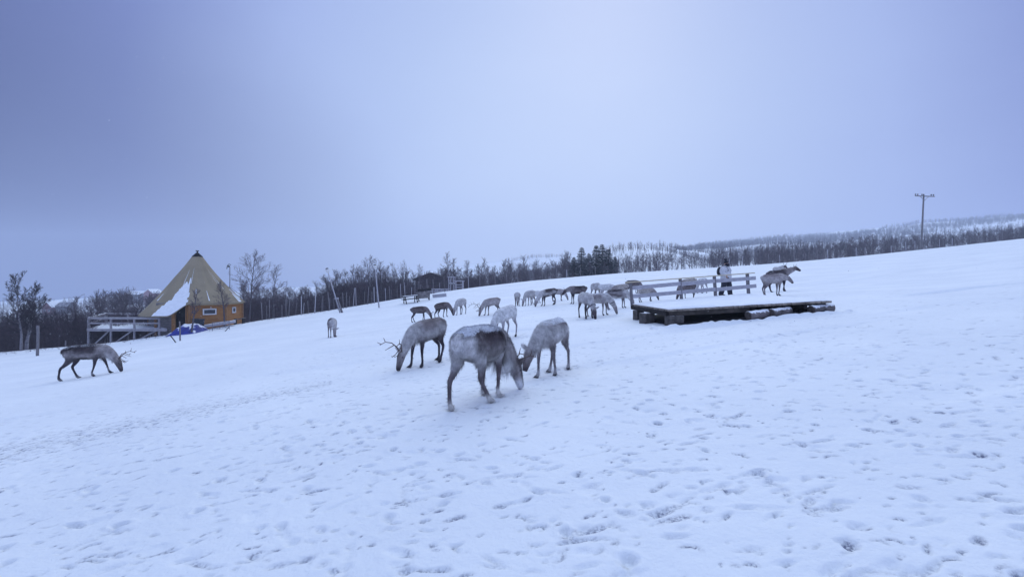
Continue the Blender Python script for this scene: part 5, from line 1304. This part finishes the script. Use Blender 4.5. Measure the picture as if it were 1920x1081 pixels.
# spruces
def spruce_meshes(seed, h):
    R = random.Random(seed); tb = MB(); cb = MB(); tb.tube([(0, 0, -.5), (R.gauss(0, .05), 0, h * .5), (0, 0, h)], [.16, .1, .015], 8)
    n = int(h * 5.5)
    for k in range(n):
        t = (k + R.random() * .6) / n; z = h * (.04 + .95 * t); L = (h * .26) * (1 - t) ** .85 + .10
        for j in range(10):
            a = R.random() * 6.28; l = L * R.uniform(.65, 1.1); d_ = Vector((math.cos(a), math.sin(a), 0)); pr = Vector((-math.sin(a), math.cos(a), 0))
            p0 = Vector((0, 0, z)); segs = max(3, int(l / .16))
            for s in range(segs):
                f = (s + .5) / segs; q = p0 + d_ * l * f + Vector((0, 0, -.28 * l * f * f + .12 * l * f)); w = .20 * (1 - .6 * f) + .05
                for sd in (-1, 1):
                    for m_ in range(2):
                        e_ = q + pr * sd * w * R.uniform(.6, 1.4) + d_ * R.uniform(.0, .16) + Vector((0, 0, -R.uniform(.02, .16)))
                        cb.add([q - d_ * .03, q + d_ * .06 + Vector((0, 0, .03)), e_], [(0, 1, 2)])
    return tb.mesh("trunk", M_spruce_bark, True), cb.mesh("crown", M_needles, False)
SP = [spruce_meshes(i, 7.0) for i in range(2)]
for i, (px, top, D, lab) in enumerate(((1076, 481, 92, "smallest dark spruce at the left of the spruce row"), (1090.5, 463, 92, "dark pointed spruce second from the left of the spruce row"), (1118, 459, 93, "tall dark spruce in the middle of the spruce row"), (1129, 457, 94, "tallest dark spruce of the row, right of the middle one"), (1141, 466, 92, "dark spruce right of the tallest spruce"), (1104, 474, 95, "short spruce filling the gap left of the tall middle spruce"), (1153, 480, 93, "low spruce at the right end of the spruce row"))):
    x, y, z = at_px(px, D); h = EYE - (top - HY) / F * D - z; plant(SP[i % 2], (x, y, z), i * 1.7, h / 7.0, lab, "spruces beyond the brow", "tree", "spruce_tree", 1.55)

# undergrowth and the far woods: masses nobody could count
def light_tree(seed, n_tw, h, flat=False, w=.010, spread=.30, tri=True):
    """a few dozen slivers: stem and upward twigs"""
    r_ = np.random.RandomState(seed); T = []
    def sliver(a, b_, wd):
        d_ = b_ - a; s_ = np.cross(d_, r_.randn(3)); s_ /= np.linalg.norm(s_) + 1e-9
        T.append(np.array([a - s_ * wd, a + s_ * wd, b_])); s2 = np.cross(d_, s_); s2 /= np.linalg.norm(s2) + 1e-9; T.append(np.array([a - s2 * wd, a + s2 * wd, b_]))
    sliver(np.array([0, 0, -.3]), np.array([r_.randn() * .04 * h, r_.randn() * .04 * h, h]), w * 2.2)
    for k in range(n_tw):
        z = h * r_.uniform(.08, .92); az = r_.uniform(0, 6.28); l = h * spread * (.4 + .6 * (1 - z / h)) * r_.uniform(.5, 1.3); el = r_.uniform(.5, 1.3)
        a = np.array([0, 0, z]); 
        if k % 2: rr = r_.uniform(.2, .8) * l; a = a + np.array([math.cos(az) * rr * .5, math.sin(az) * rr * .5, rr * .7]); az += r_.randn() * .8
        b_ = a + l * np.array([math.cos(az) * math.cos(el), math.sin(az) * math.cos(el), math.sin(el)]); sliver(a, b_, w * r_.uniform(.5, 1.2))
    return np.array(T)
def mass(name, pts_, protos, m, label, cat):
    out = []
    r_ = np.random.RandomState(5)
    for (x, y, z, s_, sx) in pts_:
        P_ = protos[r_.randint(len(protos))]; a = r_.uniform(0, 6.28); c_, s2 = math.cos(a), math.sin(a)
        Q_ = P_ * np.array([s_ * sx, s_ * sx, s_]); out.append(np.stack([Q_[..., 0] * c_ - Q_[..., 1] * s2 + x, Q_[..., 0] * s2 + Q_[..., 1] * c_ + y, Q_[..., 2] + z], -1))
    V = np.concatenate(out).reshape(-1, 3); Fc = np.arange(len(V)).reshape(-1, 3)
    o = link(bpy.data.objects.new(name, np_mesh(name, V, Fc, m, False))); tag(o, label, cat, kind='stuff'); print(name, len(Fc)); return o
def many(n, pxr, dfun, hfun, clump=None):
    r_ = np.random.RandomState(n); px = r_.uniform(pxr[0], pxr[1], n); D = np.array([dfun(p, r_) for p in px]); x = (px - CX) / F * D
    if clump: k_ = vnoise(x / clump[0], D / clump[1], 1) + .5 * vnoise(x / clump[0] * 3, D / clump[1] * 3, 2) > clump[2]; px, D, x = px[k_], D[k_], x[k_]; n = len(px)
    z = H(x, D); h = np.array([hfun(p, d_, r_) for p, d_ in zip(px, D)])
    if dfun.__name__ == 'brow': k_ = r_.rand(n) < np.array([dens(p) for p in px]); return np.c_[x, D, z, h, r_.uniform(.7, 1.3, n)][k_]
    return np.c_[x, D, z, h, r_.uniform(.7, 1.3, n)]
yc_ = lambda p: float(np.interp((p - CX) / F, CR_U, CR_D))
bush = [light_tree(i, 90, 1.0, w=.0045, spread=.42) for i in range(6)]
def env(p, D, z, r_, lo=.3, hi=.8):     # height so that the mass stays under the line of tops
    top = EYE - (float(np.interp(p, TOP[:, 0], TOP[:, 1])) + 6 - HY) / F * D; return max(.6, (top - z) * r_.uniform(lo, hi))
def hb(p, D, r_): return env(p, D, h1(ray(p, D), D), r_)
mass("thicket", many(1000, (455, 905), lambda p, r_: yc_(p) + r_.uniform(3.5, 30), lambda p, D, r_: min(5.0, hb(p, D, r_))), bush, M_twig, "dense bare brushwood behind the left fence", "thicket")
def brow(p, r_): return yc_(p) + r_.uniform(6, 40)
mass("thicket", many(620, (880, 1950), brow, lambda p, D, r_: min(4.5, hb(p, D, r_) * .8)), bush, M_twig, "thin bare brushwood beyond the brow at right", "thicket")
mass("thicket", many(2300, (-420, 345), lambda p, r_: yc_(p) + r_.uniform(2.5, 50) ** 1.0, lambda p, D, r_: r_.uniform(1.8, 3.6) * (.9 if p > 150 else 1.1)), bush, M_twig, "dark brushwood below the terrace at the left edge of the field", "thicket")
far = [light_tree(50 + i, 44, 1.0, w=.0075, spread=.36) for i in range(8)]
def fz_(p, r_): return r_.uniform(105, 250)
mass("far_wood", many(2300, (-300, 1060), lambda p, r_: r_.uniform(95, 300) if p > 350 else r_.uniform(90, 420), lambda p, D, r_: r_.uniform(3.5, 7) if p > 350 else r_.uniform(4, 7.5)), far, M_twig, "bare birch wood on the lower slopes far left", "wood")
mass("far_wood", many(6500, (1040, 2050), lambda p, r_: 125 + 330 * r_.rand() ** 1.3, lambda p, D, r_: r_.uniform(1.8, 4.2) if p < 1330 else r_.uniform(2.5, 6), (55, 22, -.05)), far, M_twig, "scattered bare birches on the snowy knoll and slope beyond the brow", "wood")
mass("far_wood", many(16000, (950, 2200), lambda p, r_: r_.uniform(480, 985) ** 1.0, lambda p, D, r_: r_.uniform(5, 9), (230, 75, .02)), [f * np.array([1.3, 1.3, 1]) for f in far], M_twig, "hazy birch wood on the distant hills at right", "wood")

# dry stalks poking through the snow at the field edge
r_ = random.Random(4); mb = MB()
for k in range(420):
    px = r_.uniform(-60, 700); u = (px - CX) / F; D = float(np.interp(u, CR_U, CR_D)) - abs(r_.gauss(0, 1.0)); x = u * D; z = h1(x, D)
    a = Vector((x, D, z - .05)); l = r_.uniform(.08, .4)
    for j in range(3): mb.tube([a, a + Vector((r_.gauss(0, .5), r_.gauss(0, .5), 1)).normalized() * l * r_.uniform(.5, 1)], [.008, .003], 3, False)
tag(mb.build("dry_stalks", M_twig), "dry grass and stalks poking through the snow along the field edge", "grass", kind='stuff')

# ------------------------------------------------------------------ falling snow
r_ = np.random.RandomState(9); n = 2600; D = 2.5 + 38 * r_.rand(n) ** .8; px = r_.uniform(-200, 2100, n); x = (px - CX) / F * D; z = H(x, D) + r_.rand(n) * 7
fl = []
for i in range(n):
    s_ = r_.uniform(.0016, .0042) * (1 + D[i] * .06); o8 = np.array([(1, 0, 0), (-1, 0, 0), (0, 1, 0), (0, -1, 0), (0, 0, 1.1), (0, 0, -1.1)]) * s_ * r_.uniform(.7, 1.3, (6, 1)) + np.array([x[i], D[i], z[i]])
    for f in ((0, 2, 4), (2, 1, 4), (1, 3, 4), (3, 0, 4), (2, 0, 5), (1, 2, 5), (3, 1, 5), (0, 3, 5)): fl.append(o8[list(f)])
V = np.array(fl).reshape(-1, 3); o = link(bpy.data.objects.new("falling_snow", np_mesh("falling_snow", V, np.arange(len(V)).reshape(-1, 3), M_snowcap, False))); tag(o, "small snowflakes falling over the field", "snow", kind='stuff')

# ------------------------------------------------------------------ haze
HAZE = 0.00068
mb = MB(); mb.box((0, 0, 0), (3200, 1480, 170)); hz = mb.build("haze", None); hz.location = (0, 390, 44)
hm = bpy.data.materials.new("haze"); hm.use_nodes = True; t = hm.node_tree; t.nodes.clear()
oo = t.nodes.new("ShaderNodeOutputMaterial"); pv = t.nodes.new("ShaderNodeVolumePrincipled"); pv.inputs["Density"].default_value = HAZE; pv.inputs["Color"].default_value = (.74, .82, .96, 1); pv.inputs["Anisotropy"].default_value = .2
t.links.new(pv.outputs[0], oo.inputs["Volume"]); hz.data.materials.append(hm); tag(hz, "thin blue winter haze over the whole valley", "haze", kind='stuff')
print("verts", sum(len(m.vertices) for m in bpy.data.meshes))
